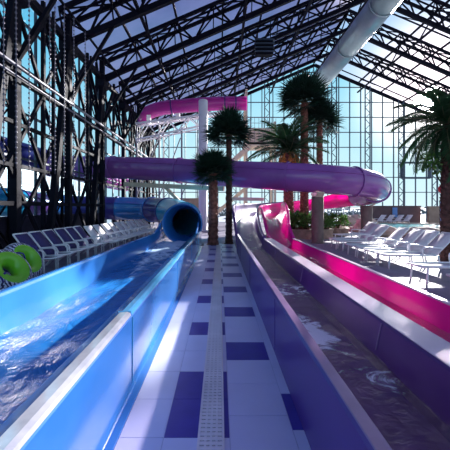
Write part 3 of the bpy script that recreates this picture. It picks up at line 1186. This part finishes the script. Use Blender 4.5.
for z in (12.0, 12.5):
    mb.bar((-0.8, -0.9, z), (-0.8, 1.4, z), 0.1)
mb.build('railing', 'pipe', root)

# dividing panel behind the tunnel
mb = MB()
mb.box((0, 0, 1.15), (2.1, 0.2, 2.3), bev=0.02)
mb.box((0, 0, 2.34), (2.3, 0.3, 0.12), bev=0.02)
o = mb.build('partition_panel', 'beige', None, (-2.3, 27.0, 0))
tag(o, 'low beige panel behind the blue tunnel and white pole', 'panel')

# ---- support columns for the violet tube
for (x, y, h, r, lab) in ((4.45, 15.05, 2.12, 0.27, 'brown concrete column carrying the violet tube in front of the palm planter'),
                          (7.95, 17.9, 1.72, 0.30, 'brown concrete column under the bend of the violet tube by the pool')):
    root = tag(empty('support_column', (x, y, 0)), lab, 'column', 'concrete tube columns')
    mb = MB()
    mb.tube([(0, 0, 0), (0, 0, 0.05), (0, 0, h - 0.03), (0, 0, h)], [r + 0.03, r, r, r - 0.02], 24)
    mb.build('shaft', 'concrete', root)
    mb = MB()
    rg = []
    for i in range(9):
        a = PI + PI * i / 8
        rg.append([(0.70 * math.cos(a) + 0, -0.16, h + 0.70 + 0.70 * math.sin(a) - 0.02), (0.70 * math.cos(a), 0.16, h + 0.70 + 0.70 * math.sin(a) - 0.02),
                   (0.76 * math.cos(a), 0.16, h + 0.70 + 0.76 * math.sin(a) - 0.02), (0.76 * math.cos(a), -0.16, h + 0.70 + 0.76 * math.sin(a) - 0.02)])
    rg = rg[2:7]
    mb.rings(rg, 0, False, True)
    sc = mb.build('saddle', 'cream', root)
    sc.rotation_euler = (0, 0, R(90) if x < 5 else R(150))

# ---- slide tubes outside the side wall
root = tag(empty('tube_slide', (-12.5, 16, 0)), 'blue and purple tube slide beyond the braced side wall', 'water slide')
sweep_tube(catmull([(-3.5, -10, 2.3), (-2.6, -4, 2.2), (-0.4, 2, 2.0), (0.2, 8, 1.8), (1.2, 14, 1.7), (2.2, 19, 1.5)], 0.5), 0.85,
           [(0, 0.2), (0.2, 0.36), (0.36, 0.5), (0.5, 0.62), (0.62, 0.8), (0.8, 1)], root, 'tube_section', ['blue', 'indigo', 'teal', 'violet', 'blue', 'indigo'])
for yy, xx, hh in ((-6, -3.0, 1.3), (2, -0.4, 1.15), (10, 0.5, 0.9), (17, 1.8, 0.75)):
    mb = MB()
    mb.tube([(xx, yy, -0.35), (xx, yy, hh + 0.05)], 0.16, 12)
    mb.build('leg', 'pipe', root)
root = tag(empty('tube_slide', (-13, 18, 0)), 'violet tube slide high beyond the braced side wall', 'water slide')
sweep_tube(catmull([(-5, -8, 6.2), (-2, -1, 5.6), (0.5, 5, 5.0), (1.5, 12, 4.4), (3.0, 17, 4.1)], 0.5), 0.75,
           [(0, 0.3), (0.3, 0.55), (0.55, 0.8), (0.8, 1)], root, 'tube_section', ['violet', 'indigo', 'violet', 'magenta'])
for yy, xx, hh in ((-1, -2.0, 4.9), (8, 1.0, 4.0)):
    mb = MB()
    mb.tube([(xx, yy, -0.35), (xx, yy, hh)], 0.16, 12)
    mb.build('leg', 'pipe', root)


# ================================================================== roof fittings
root = tag(empty('air_duct', (0, 0, 0)), 'large pale round air duct running under the roof ridge', 'duct')
dx_, dz_ = 9.9, 14.05
yy = 3.5
secs = [3.5, 9, 14.5, 20, 25.5, 32.5]
for a, b in zip(secs, secs[1:]):
    mb = MB()
    mb.tube([(dx_, a, dz_), (dx_, b, dz_)], 0.82, 28)
    s1 = mb.build('duct_section', 'duct', root)
    mb = MB()
    mb.tube([(dx_, b - 0.06, dz_), (dx_, b + 0.06, dz_)], 0.86, 28)
    mb.build('joint_band', 'duct', s1)
for yv in (8.4, 14.7, 21, 27.3):
    mb = MB()
    mb.bar((dx_ - 0.5, yv, dz_ + 0.6), (dx_ - 0.4, yv, roof_z(dx_) - 1.5), 0.05)
    mb.build('hanger', 'steel', root)
    mb = MB()
    mb.bar((dx_ + 0.5, yv, dz_ + 0.6), (dx_ + 0.6, yv, roof_z(dx_ + 0.6) - 1.5), 0.05)
    mb.build('hanger', 'steel', root)

root = tag(empty('hanging_speaker', (2.75, 20.6, 11.1)), 'black louvred box hung beneath the roof trusses', 'speaker')
mb = MB()
mb.box((0, 0, 0.5), (1.1, 0.5, 1.0), bev=0.03)
mb.build('housing', 'steel', root)
mb = MB()
for i in range(4):
    mb.box((0, -0.30, 0.14 + 0.24 * i), (1.2, 0.14, 0.06))
mb.build('louvres', 'mullion', root)
for s_ in (-0.4, 0.4):
    mb = MB()
    mb.bar((s_, 0, 1.0), (s_, 0, roof_z(2.75 + s_) - 1.5 - 11.1), 0.05)
    mb.build('hanger', 'steel', root)

# hanging strands of little lights
spots = [(-5.9, 9.0, 3), (-5.9, 9.55, 2.5), (-5.9, 10.2, 3.4), (-5.8, 11.25, 2.9), (-5.8, 11.6, 2.7), (-5.8, 12.3, 2.8), (-5.8, 13.1, 2.6), (-5.8, 14.2, 2.2)]
mb = MB()
L = 6.4
mb.tube([(0, 0, 0), (0, 0, -L)], 0.010, 5)
z = -0.1
while z > -L:
    mb.tube([(0, 0, z + 0.035), (0, 0, z), (0, 0, z - 0.035)], [0.012, 0.038, 0.012], 6)
    z -= 0.15
proto = mb.build('light_strand', 'bulb')
for i, (x, y, d) in enumerate(spots):
    o = proto if i == 0 else proto.copy()
    if i:
        COL.objects.link(o)
    ztop = roof_z(x) - 1.7
    o.location = (x, y, ztop)
    tag(o, 'beaded light strand hanging before the side wall, %s from the camera' % ORD[i], 'light strand', 'hanging light strands')
mb = MB()
mb.bar((-5.85, 2.1, roof_z(-5.85) - 1.65), (-5.85, YB - 1, roof_z(-5.85) - 1.65), 0.08)
tag(mb.build('trim_3', 'steel'), 'black rail the beaded strands hang from', kind='structure')


# ================================================================== chairs
def lounge_parts(kind):
    """origin on the floor, foot end towards +x. Frame of round tube, slung seat and back."""
    if kind == 'arm':
        x_foot, x_hip, x_top, zs, zt, zf = 0.50, -0.05, -0.52, 0.36, 0.96, 0.40
        slg = 'sling_navy'
        W = 0.255
    elif kind == 'armw':
        x_foot, x_hip, x_top, zs, zt, zf = 0.62, -0.05, -0.50, 0.36, 0.92, 0.36
        W = 0.27
        slg = 'sling_white'
    else:
        x_foot, x_hip, x_top, zs, zt, zf = 0.98, -0.35, -0.90, 0.36, 0.92, 0.36
        W = 0.29
        slg = 'sling_white'
    root = empty('lounger')

    def sling(a, b, sag, name):
        mb = MB()
        n = 8
        rg = []
        for i in range(n + 1):
            t = i / n
            x = a[0] + (b[0] - a[0]) * t
            z = a[1] + (b[1] - a[1]) * t
            s_ = sag * math.sin(PI * t)
            nx, nz = -(b[1] - a[1]), (b[0] - a[0])
            l = math.hypot(nx, nz)
            x += nx / l * s_
            z += nz / l * s_
            ox, oz = nx / l * 0.008, nz / l * 0.008
            rg.append([(x - ox, -W + 0.01, z - oz), (x - ox, W - 0.01, z - oz), (x + ox, W - 0.01, z + oz), (x + ox, -W + 0.01, z + oz)])
        mb.rings(rg, 0, True, True)
        return mb.build(name, slg, root)
    sling((x_foot, zf), (x_hip, zs), 0.03, 'seat')
    sling((x_hip, zs), (x_top, zt), -0.02, 'backrest')
    mb = MB()
    for s_ in (-W, W):
        mb.tube([(x_foot, s_, zf), (x_hip, s_, zs)], 0.022, 8)
    mb.tube([(x_foot, -W, zf), (x_foot, W, zf)], 0.022, 8)
    mb.build('seat_frame', 'white', root)
    mb = MB()
    for s_ in (-W, W):
        mb.tube([(x_hip, s_, zs), (x_top, s_, zt)], 0.022, 8)
    mb.tube([(x_top, -W, zt), (x_top, W, zt)], 0.022, 8)
    mb.build('back_frame', 'white', root)
    fl = (x_foot - 0.12) if kind == 'bed' else 0.24
    bl = (x_hip - 0.05)
    for s_ in (-W, W):
        if kind == 'bed':
            mb = MB()
            mb.tube([(fl + 0.03, s_, 0), (fl, s_, zs)], 0.022, 8)
            mb.build('leg', 'white', root)
            mb = MB()
            mb.tube([(bl - 0.08, s_, 0), (bl, s_, zs)], 0.022, 8)
            mb.build('leg', 'white', root)
            mb = MB()
            mb.tube(catmull([(x_hip + 0.34, s_ * 1.04, zs), (x_hip + 0.36, s_ * 1.04, zs + 0.17), (x_hip + 0.28, s_ * 1.04, zs + 0.21), (x_hip - 0.16, s_ * 1.04, zs + 0.19)], 0.06), 0.02, 8)
            mb.build('armrest', 'white', root)
        else:
            mb = MB()
            mb.tube([(fl + 0.02, s_, 0), (fl, s_, 0.5)], 0.021, 8)
            mb.build('leg', 'white', root)
            mb = MB()
            mb.tube([(bl - 0.30, s_, 0), (bl + 0.08, s_, zs)], 0.021, 8)
            mb.build('leg', 'white', root)
            mb = MB()
            mb.tube(catmull([(fl, s_, 0.5), (fl - 0.03, s_, 0.56), (fl - 0.10, s_, 0.585), (x_hip - 0.15, s_, 0.56)], 0.05), 0.021, 8)
            mb.build('armrest', 'white', root)
    return root


# navy chairs
proto = lounge_parts('arm')
labs = ['closest to the green rings', 'second from the green rings', 'third from the green rings', 'fourth from the green rings', 'fifth from the green rings', 'last before the white row']
for i in range(6):
    o = proto if i == 0 else copy_tree(proto)
    o.location = (-4.44, 8.15 + 0.655 * i, 0)
    o.rotation_euler = (0, 0, R(-4 + 2 * (i % 3)))
    o.name = 'lounge_chair'
    tag(o, 'navy sling lounge chair with white arms, ' + labs[i], 'lounge chair', 'navy lounge chairs beside the blue slide')
proto = lounge_parts('armw')
for i in range(11):
    o = proto if i == 0 else copy_tree(proto)
    o.location = (-4.44 + 0.02 * i, 12.25 + 0.80 * i, 0)
    o.rotation_euler = (0, 0, R(-6 + 3 * ((i * 2) % 4)))
    o.name = 'lounge_chair'
    l = 'next to the navy chairs' if i == 0 else ('last in the row, nearest the blue tube' if i == 10 else '%s along from the navy chairs' % ORD[i])
    tag(o, 'white sling lounge chair, ' + l, 'lounge chair', 'white lounge chairs beside the blue slide')
# white sunbeds by the pool
proto = lounge_parts('bed')
rows = [(5.2, 5.85, 0, 'cut by the picture edge in the lower corner'), (5.22, 7.2, 0, 'second from the lower picture corner, before the raised six'), (5.3, 8.92, 0, 'first of the raised six, beside the edge palm trunk'), (5.3, 9.62, 1, 'second of the raised six from the palm trunk'),
        (5.3, 10.32, -1, 'third of the raised six from the palm trunk'), (5.3, 11.1, 2, 'fourth of the raised six from the palm trunk'), (5.4, 12.55, 4, 'fifth of the raised six, past a small gap'), (5.5, 13.4, 6, 'sixth of the raised row, nearest the concrete columns'),
        (6.4, 15.6, 10, 'behind the raised six, near the column under the tube bend')]
for i, (x, y, a, l) in enumerate(rows):
    o = proto if i == 0 else copy_tree(proto)
    o.location = (x, y, 0)
    o.rotation_euler = (0, 0, R(180 + a))
    o.name = 'sun_lounger'
    tag(o, 'white sun lounger, ' + l, 'sun lounger', 'white sun loungers by the pool')
for i in range(4):
    o = copy_tree(proto)
    o.location = (15.0 + 0.85 * i, 31.6, 0)
    o.rotation_euler = (0, 0, R(200))
    o.name = 'sun_lounger'
    tag(o, 'white sun lounger far off by the brown wall, %s from the columns' % ORD[i], 'sun lounger', 'far white sun loungers')

# ================================================================== swim rings
def swim_ring(loc, rot, label):
    root = tag(empty('swim_ring', loc), label, 'swim ring', 'green swim rings')
    root.rotation_euler = rot
    Rm, rm = 0.285, 0.175
    n, m_ = 44, 22

    def part(a0, a1, name, mat, r_):
        mb = MB()
        rg = []
        for j in range(m_ + 1):
            b = a0 + (a1 - a0) * j / m_
            rg.append([((Rm + r_ * math.cos(b)) * math.cos(2 * PI * i / n), (Rm + r_ * math.cos(b)) * math.sin(2 * PI * i / n), r_ * math.sin(b)) for i in range(n)])
        mb.rings(rg, 0, True, False)
        return mb.build(name, mat, root)
    part(R(-86), R(74), 'outer_tube', 'zebra', rm)
    part(R(73), R(275), 'inner_tube', 'lime', rm)
    for a in (0.6, 3.6):
        mb = MB()
        q = Rm + 0.10
        mb.tube(catmull([(q * math.cos(a - 0.25), q * math.sin(a - 0.25), rm * 0.80), (q * math.cos(a), q * math.sin(a), rm + 0.03), (q * math.cos(a + 0.25), q * math.sin(a + 0.25), rm * 0.80)], 0.04), 0.015, 6)
        mb.build('handle', 'indigo', root)
    mb = MB()
    mb.tube([(-0.22, -0.10, rm - 0.02), (-0.22, -0.10, rm + 0.025)], 0.022, 8)
    mb.build('valve', 'indigo', root)


swim_ring((-4.22, 7.05, 0.44), (R(58), R(0), R(78)), 'green swim ring with zebra rim leaning nearest the navy chairs')
swim_ring((-3.94, 6.10, 0.42), (R(54), R(0), R(74)), 'green swim ring with zebra rim at the picture edge above the blue wall')

# ================================================================== palms
def feather_frond(L, seed, droop=1.0, nl=46, lw=0.022, ll=0.5):
    rng = random.Random(seed)
    mb = MB()
    pts = []
    for i in range(13):
        t = i / 12
        pts.append(Vector((L * (t - 0.10 * t * t * droop), 0.03 * math.sin(t * 3 + seed), L * (0.10 * math.sin(t * PI * 0.5) - 0.42 * droop * t ** 2.4))))
    mb.tube(pts, [0.022 * (1 - 0.8 * i / 12) for i in range(13)], 5, 1)
    for i in range(nl):
        t = 0.10 + 0.90 * i / nl
        f = t * 12
        k = min(int(f), 11)
        p = pts[k].lerp(pts[k + 1], f - k)
        d = (pts[k + 1] - pts[k]).normalized()
        for s_ in (-1, 1):
            l = ll * L * (math.sin(PI * (0.12 + 0.80 * t)) ** 0.7) * rng.uniform(0.85, 1.1) * 0.5
            side = Vector((0, s_, 0))
            u = (d * 0.75 + side * rng.uniform(0.75, 0.95) + Vector((0, 0, 0.12 - 0.25 * rng.random()))).normalized()
            tip = p + u * l + Vector((0, 0, -0.10 * l))
            mid = p + u * (l * 0.5) + Vector((0, 0, 0.05 * l))
            nrm_ = u.cross(Vector((0, 0, 1))).normalized() * lw * L * 0.5
            mb.add([p - nrm_ * 0.5, p + nrm_ * 0.5, mid + nrm_, mid - nrm_, tip], [(0, 1, 2, 3), (3, 2, 4)], 0)
    return mb


def fan_frond(L, seed, nb=22):
    """petiole with a stiff fan of blades"""
    rng = random.Random(seed)
    mb = MB()
    pl = L * 0.42
    mb.tube([(0, 0, 0), (pl * 0.5, 0, 0.02), (pl, 0, 0.0)], [0.014, 0.011, 0.009], 5, 1)
    for i in range(nb):
        a = R(-105 + 210 * i / (nb - 1))
        l = L * 0.62 * (0.72 + 0.28 * math.cos(a)) * rng.uniform(0.9, 1.08)
        d = Vector((math.cos(a), math.sin(a), 0.05 * ((i % 2) - 0.5)))
        p = Vector((pl, 0, 0))
        n_ = Vector((-d.y, d.x, 0)) * (0.030 * L)
        tip = p + d * l + Vector((0, 0, -0.16 * l * rng.random()))
        m1 = p + d * (l * 0.55)
        mb.add([p, m1 - n_ * 0.8, m1 + Vector((0, 0, 0.02)), m1 + n_ * 0.8, tip], [(0, 1, 2), (0, 2, 3), (1, 4, 2), (2, 4, 3)], 0)
    return mb


def trunk_mesh(h, r0, r1, seed, lean=(0, 0), scales=True):
    rng = random.Random(seed)
    mb = MB()
    n = 14
    rings = []
    nz = int(h / 0.055)
    for i in range(nz + 1):
        t = i / nz
        r = r0 + (r1 - r0) * t
        if t < 0.06:
            r *= 1 + 1.2 * (0.06 - t) * 5
        sw = 1.0 + (0.14 if i % 3 == 0 else (-0.04 if i % 3 == 1 else 0.05))
        ring = []
        for k in range(n):
            a = 2 * PI * (k + 0.5 * ((i // 3) % 2)) / n
            rr = r * sw * (1 + rng.uniform(-0.07, 0.09))
            ring.append((lean[0] * t * t + rr * math.cos(a), lean[1] * t * t + rr * math.sin(a), h * t))
        rings.append(ring)
    mb.rings(rings, 0, False, True)
    if scales:                                           # broken leaf bases standing off the bark
        z = 0.15
        q = 0
        while z < h - 0.1:
            t = z / h
            r = (r0 + (r1 - r0) * t) * 1.02
            for k in range(7):
                a = 2 * PI * (k + 0.5 * (q % 2)) / 7 + rng.uniform(-0.1, 0.1)
                c = Vector((lean[0] * t * t, lean[1] * t * t, z))
                e = Vector((math.cos(a), math.sin(a), 0))
                s_ = Vector((-e.y, e.x, 0)) * r * 0.36
                p = c + e * r
                out = c + e * (r * 1.28) + Vector((0, 0, 0.10))
                mb.add([p - s_, p + s_, out + s_ * 0.4, out - s_ * 0.4, p + Vector((0, 0, -0.06))], [(0, 1, 2, 3), (0, 4, 1), (0, 3, 4), (1, 4, 2), (3, 2, 4)], 0)
            z += 0.13
            q += 1
    return mb


def palm(name, x, y, z0, h, r0, r1, L, kind, n, seed, label, lean=(0, 0), mat='frond', tr='trunk', emin=-25, emax=88, fruit=False):
    rng = random.Random(seed)
    root = tag(empty(name, (x, y, z0)), label, 'palm tree')
    trunk_mesh(h, r0, r1, seed, lean).build('trunk', tr, root)
    protos = []
    for v_ in range(3):
        if kind == 'fan':
            m_ = fan_frond(L, seed * 10 + v_)
        else:
            m_ = feather_frond(L, seed * 10 + v_, 0.75 + 0.35 * v_)
        protos.append(m_)
    made = []
    for i in range(n):
        v_ = i % 3
        if len(made) <= v_:
            o = protos[v_].build('frond', [mat, 'rachis'], root)
            made.append(o)
        else:
            o = made[v_].copy()
            COL.objects.link(o)
            o.parent = root
        t = (i + 0.5) / n
        el = emin + (emax - emin) * t ** 0.85 + rng.uniform(-6, 6)
        az = i * 137.508 + rng.uniform(-10, 10)
        o.location = (lean[0], lean[1], h - 0.05 + 0.10 * t)
        o.rotation_euler = (R(rng.uniform(-25, 25)), R(-el), R(az))
        sc = rng.uniform(0.85, 1.08)
        o.scale = (sc, sc, sc)
    if fruit:
        for q in range(8):                               # stalks hung with dates
            mb = MB()
            a0 = 2 * PI * q / 8
            e = Vector((math.cos(a0), math.sin(a0), 0))
            st_ = catmull([(0.05 * e.x, 0.05 * e.y, h - 0.05), (0.25 * e.x, 0.25 * e.y, h + 0.05), (0.42 * e.x, 0.42 * e.y, h - 0.12), (0.46 * e.x, 0.46 * e.y, h - 0.42)], 0.08)
            mb.tube(st_, 0.035, 6)
            for k in range(14):
                c = st_[-1] + Vector((rng.gauss(0, 0.06), rng.gauss(0, 0.06), rng.uniform(-0.12, 0.22)))
                mb.tube([c + Vector((0, 0, 0.07)), c, c + Vector((0, 0, -0.07))], [0.01, 0.055, 0.01], 6)
            mb.build('fruit_cluster', 'fruit', root)
    return root


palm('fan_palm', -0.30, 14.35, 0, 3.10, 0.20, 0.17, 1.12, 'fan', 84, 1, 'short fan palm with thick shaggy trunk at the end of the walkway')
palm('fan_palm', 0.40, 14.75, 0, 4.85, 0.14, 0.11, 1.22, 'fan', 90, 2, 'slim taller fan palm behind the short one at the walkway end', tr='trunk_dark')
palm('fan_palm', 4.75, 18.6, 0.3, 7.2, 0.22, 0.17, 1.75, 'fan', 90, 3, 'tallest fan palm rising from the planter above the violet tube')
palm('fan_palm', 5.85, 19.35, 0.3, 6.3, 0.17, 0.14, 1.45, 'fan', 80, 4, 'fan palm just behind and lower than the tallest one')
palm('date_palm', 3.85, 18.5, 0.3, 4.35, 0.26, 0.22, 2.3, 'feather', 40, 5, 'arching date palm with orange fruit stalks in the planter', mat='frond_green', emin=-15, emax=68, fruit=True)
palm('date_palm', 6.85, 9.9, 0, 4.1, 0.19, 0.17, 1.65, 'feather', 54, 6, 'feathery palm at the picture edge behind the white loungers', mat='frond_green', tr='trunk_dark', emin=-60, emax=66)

# ---- planters and shrubs
def planter(x, y, rx, ry, h, label):
    root = tag(empty('planter', (x, y, 0)), label, 'planter')
    mb = MB()
    n = 40
    rng = random.Random(int(x * 100))
    wob = [1 + 0.04 * math.sin(3 * 2 * PI * k / n) for k in range(n)]

    def ring(s_, z):
        return [((rx - s_) * wob[k] * math.cos(2 * PI * k / n), (ry - s_) * wob[k] * math.sin(2 * PI * k / n), z) for k in range(n)]
    mb.rings([ring(0.0, 0), ring(0.02, h - 0.1), ring(-0.03, h - 0.1), ring(-0.03, h - 0.02), ring(0.0, h), ring(0.16, h), ring(0.18, h - 0.02), ring(0.18, 0.1)], 0, False, True)
    mb.build('wall', 'stone', root)
    mb = MB()
    mb.rings([ring(0.17, h - 0.3), ring(0.17, h - 0.1)], 0, False, True)
    mb.build('soil', 'soil', root)


planter(4.8, 18.15, 1.4, 1.4, 0.5, 'curved brown stone planter holding the tall palms')
planter(6.75, 19.4, 0.8, 0.85, 0.45, 'small brown stone planter beyond the concrete column')


def shrub(x, y, z, r, h, n, seed, label, mat='leaf', ls=0.16):
    rng = random.Random(seed)
    root = tag(empty('shrub', (x, y, z)), label, 'shrub', 'planter shrubs')
    st = MB()
    lf = MB()
    for k in range(14):
        a = rng.uniform(0, 2 * PI)
        rr = r * 0.8 * math.sqrt(rng.random())
        st.tube([(0, 0, -0.02), (rr * 0.5 * math.cos(a), rr * 0.5 * math.sin(a), h * 0.5), (rr * math.cos(a), rr * math.sin(a), h * rng.uniform(0.6, 0.95))], [0.018, 0.013, 0.006], 5)
    for k in range(n):
        a = rng.uniform(0, 2 * PI)
        u = rng.uniform(-0.2, 1)
        rad = rng.uniform(0.55, 1.0) ** 0.5
        c = Vector((r * rad * math.cos(a) * math.sqrt(max(0, 1 - u * u * 0.8)), r * rad * math.sin(a) * math.sqrt(max(0, 1 - u * u * 0.8)), h * (0.35 + 0.62 * u * rad)))
        d = Vector((rng.gauss(0, 1), rng.gauss(0, 1), rng.gauss(0.2, 0.8))).normalized()
        s_ = d.cross(Vector((rng.gauss(0, 1), rng.gauss(0, 1), rng.gauss(0, 1)))).normalized()
        l = ls * rng.uniform(0.7, 1.3)
        up_ = d.cross(s_) * (l * 0.1)
        lf.add([c, c + d * l * 0.5 - s_ * l * 0.24, c + d * l * 0.5 + up_, c + d * l * 0.5 + s_ * l * 0.24, c + d * l], [(0, 1, 2), (0, 2, 3), (1, 4, 2), (2, 4, 3)], 0)
    st.build('stem', 'trunk_dark', root)
    lf.build('foliage', mat, root)


shrub(3.95, 17.75, 0.4, 0.58, 1.05, 620, 11, 'leafy green shrub at the pink flume side of the planter')
shrub(4.45, 17.2, 0.4, 0.58, 0.95, 620, 12, 'leafy green shrub at the front of the big planter')
shrub(5.3, 17.25, 0.4, 0.60, 0.85, 560, 13, 'leafy shrub in the big planter partly behind the concrete column')
shrub(5.65, 18.2, 0.4, 0.5, 0.95, 420, 14, 'leafy green shrub at the back of the big planter by the tallest palm')
shrub(6.85, 19.2, 0.34, 0.62, 0.95, 560, 15, 'bushy green shrub filling the small planter')

# hanging greenery on the edge palm
rng = random.Random(21)
root = tag(empty('hanging_plant', (6.25, 9.75, 2.95)), 'small broad leaved green plant growing beside the edge palm trunk', 'plant')
lf = MB()
for k in range(70):
    c = Vector((rng.gauss(0, 0.14), rng.gauss(0, 0.12), rng.gauss(0, 0.17)))
    d = Vector((rng.gauss(0, 1), rng.gauss(0, 1), rng.gauss(-0.3, 0.7))).normalized()
    s_ = d.cross(Vector((rng.gauss(0, 1), 0.3, rng.gauss(0, 1)))).normalized()
    l = 0.15
    lf.add([c, c + d * l * 0.5 - s_ * l * 0.35, c + d * l * 0.5 + s_ * l * 0.35, c + d * l], [(0, 1, 3), (0, 3, 2)], 0)
lf.build('foliage', 'leaf', root)
st = MB()
st.tube([(0.46, 0.12, -0.2), (0.2, 0.05, 0.05), (0, 0, 0.0)], 0.015, 6)
st.build('stem', 'trunk_dark', root)

# spray post
root = tag(empty('spray_post', (9.2, 13.6, 0)), 'light blue water play post with red top by the edge palm', 'water toy')
mb = MB()
mb.tube([(0, 0, 0), (0, 0, 2.25)], 0.10, 14)
mb.tube([(0, 0, 0), (0, 0, 0.05)], 0.2, 14)
mb.build('post', 'skyblue', root)
mb = MB()
mb.tube([(0, 0, 2.2), (0, 0, 2.28), (0, 0, 2.42), (0, 0, 2.52), (0, 0, 2.56)], [0.08, 0.17, 0.2, 0.13, 0.03], 14)
mb.build('cap', 'red', root)

# ---- pool with rock edging
pc = (14.2, 23.2)
mb = MB()
n = 48
pr = []
for k in range(n):
    a = 2 * PI * k / n
    q = 1 + 0.10 * math.sin(3 * a + 0.6) + 0.06 * math.sin(5 * a)
    pr.append((pc[0] + 5.4 * q * math.cos(a), pc[1] + 7.2 * q * math.sin(a)))
mb.add([(x, y, 0.20) for x, y in pr], [tuple(range(n))])
o = mb.build('pool_water', 'w_pool')
o.data.attributes.new('foam', 'FLOAT', 'POINT').data.foreach_set('value', [0.0] * n)
tag(o, 'turquoise water of the rock edged pool', 'water', kind='stuff')
mb = MB()
rg = []
for k in range(n + 1):
    x, y = pr[k % n]
    dx, dy = x - pc[0], y - pc[1]
    l = math.hypot(dx, dy)
    ux, uy = dx / l, dy / l
    rg.append([(x - ux * 0.02, y - uy * 0.02, 0.0), (x - ux * 0.02, y - uy * 0.02, 0.26), (x + ux * 0.05, y + uy * 0.05, 0.30), (x + ux * 0.30, y + uy * 0.30, 0.30), (x + ux * 0.36, y + uy * 0.36, 0.24), (x + ux * 0.36, y + uy * 0.36, 0.0)])
mb.rings(rg, 0, False, False)
tag(mb.build('pool_kerb', 'rock'), 'tan stone kerb round the turquoise pool', 'kerb')


def rock(x, y, sx, sy, sz, seed, label):
    bpy_me = bpy.data.meshes.new('rock')
    import bmesh
    bm = bmesh.new()
    bmesh.ops.create_icosphere(bm, subdivisions=3, radius=1.0)
    for v in bm.verts:
        p = v.co.copy()
        q = 1 + 0.28 * noise.noise(p * 1.3 + Vector((seed * 3.1, 0, 0))) + 0.12 * noise.noise(p * 3.5 + Vector((seed, 5, 0)))
        v.co = Vector((p.x * sx * q, p.y * sy * q, max(p.z * q, -0.55) * sz))
    lo = min(v.co.z for v in bm.verts)
    for v in bm.verts:
        v.co.z -= lo
    bm.to_mesh(bpy_me)
    bm.free()
    bpy_me.materials.append(M['rock'])
    o = bpy.data.objects.new('rock', bpy_me)
    COL.objects.link(o)
    o.location = (x, y, 0)
    tag(o, label, 'rock', 'pool edge rocks')


rock(9.1, 18.6, 1.0, 0.6, 0.42, 1, 'tan rock by the column under the tube bend')
rock(10.6, 17.1, 1.1, 0.6, 0.40, 2, 'long tan rock on the near pool edge above the loungers')
rock(8.6, 13.0, 0.7, 0.5, 0.42, 3, 'tan rock behind the raised loungers near the palm')
rock(9.4, 12.2, 0.7, 0.5, 0.36, 4, 'lower tan rock beside the edge palm trunk')
rock(12.3, 16.0, 0.9, 0.6, 0.45, 5, 'grey tan rock at the pool edge near the blue post')
rock(9.7, 21.8, 0.9, 0.7, 0.6, 6, 'rounded tan rock at the far side of the tube bend column')
rock(10.3, 25.6, 1.1, 0.8, 0.7, 7, 'tan rock at the far pool edge')

# ---- low walls and posts at the back of the pool
def slab(name, x0, x1, y, h, mat, label, d=0.3):
    mb = MB()
    mb.box(((x0 + x1) / 2, y, h / 2), (x1 - x0, d, h), bev=0.02)
    mb.box(((x0 + x1) / 2, y, h + 0.04), (x1 - x0 + 0.1, d + 0.1, 0.08), bev=0.02)
    tag(mb.build(name, mat), label, 'wall')


slab('partition_wall', 15.2, 20.6, 34.0, 1.75, 'brownwall', 'dark brown low wall behind the pool')
slab('partition_wall', 20.8, 24.6, 33.0, 1.7, 'beige', 'beige low wall behind the pool next to the dark brown one')
for i, x in enumerate((18.6, 19.6)):
    mb = MB()
    mb.box((0, 0, 1.15), (0.32, 0.32, 2.3), bev=0.02)
    o = mb.build('post', 'brownwall', None, (x, 27.6 + 0.4 * i, 0))
    tag(o, 'brown square post at the pool edge, %s' % ('nearer the beige wall' if i == 0 else 'nearer the edge palm'), 'post', 'brown pool posts')
# cabinet with blue sign on the brown wall
mb = MB()
mb.box((0, 0, 0), (0.5, 0.08, 1.0), bev=0.02)
o = mb.build('notice_board', 'skyblue', None, (17.9, 33.78, 1.15))
tag(o, 'small pale blue notice board on the dark brown wall', 'sign')
# glass balustrade
root = tag(empty('balustrade', (12.4, 34.2, 0)), 'white railing with glass infill before the end wall', 'railing')
for k in range(6):
    mb = MB()
    mb.bar((-2.6 + k, 0, 0), (-2.6 + k, 0, 1.5), 0.07)
    mb.build('post', 'white', root)
mb = MB()
mb.bar((-2.7, 0, 1.5), (2.5, 0, 1.5), 0.08)
mb.bar((-2.7, 0, 0.2), (2.5, 0, 0.2), 0.06)
mb.build('rail', 'white', root)
mb = MB()
mb.box((-0.1, 0, 0.85), (5.0, 0.02, 1.2))
mb.build('pane', 'glass', root)
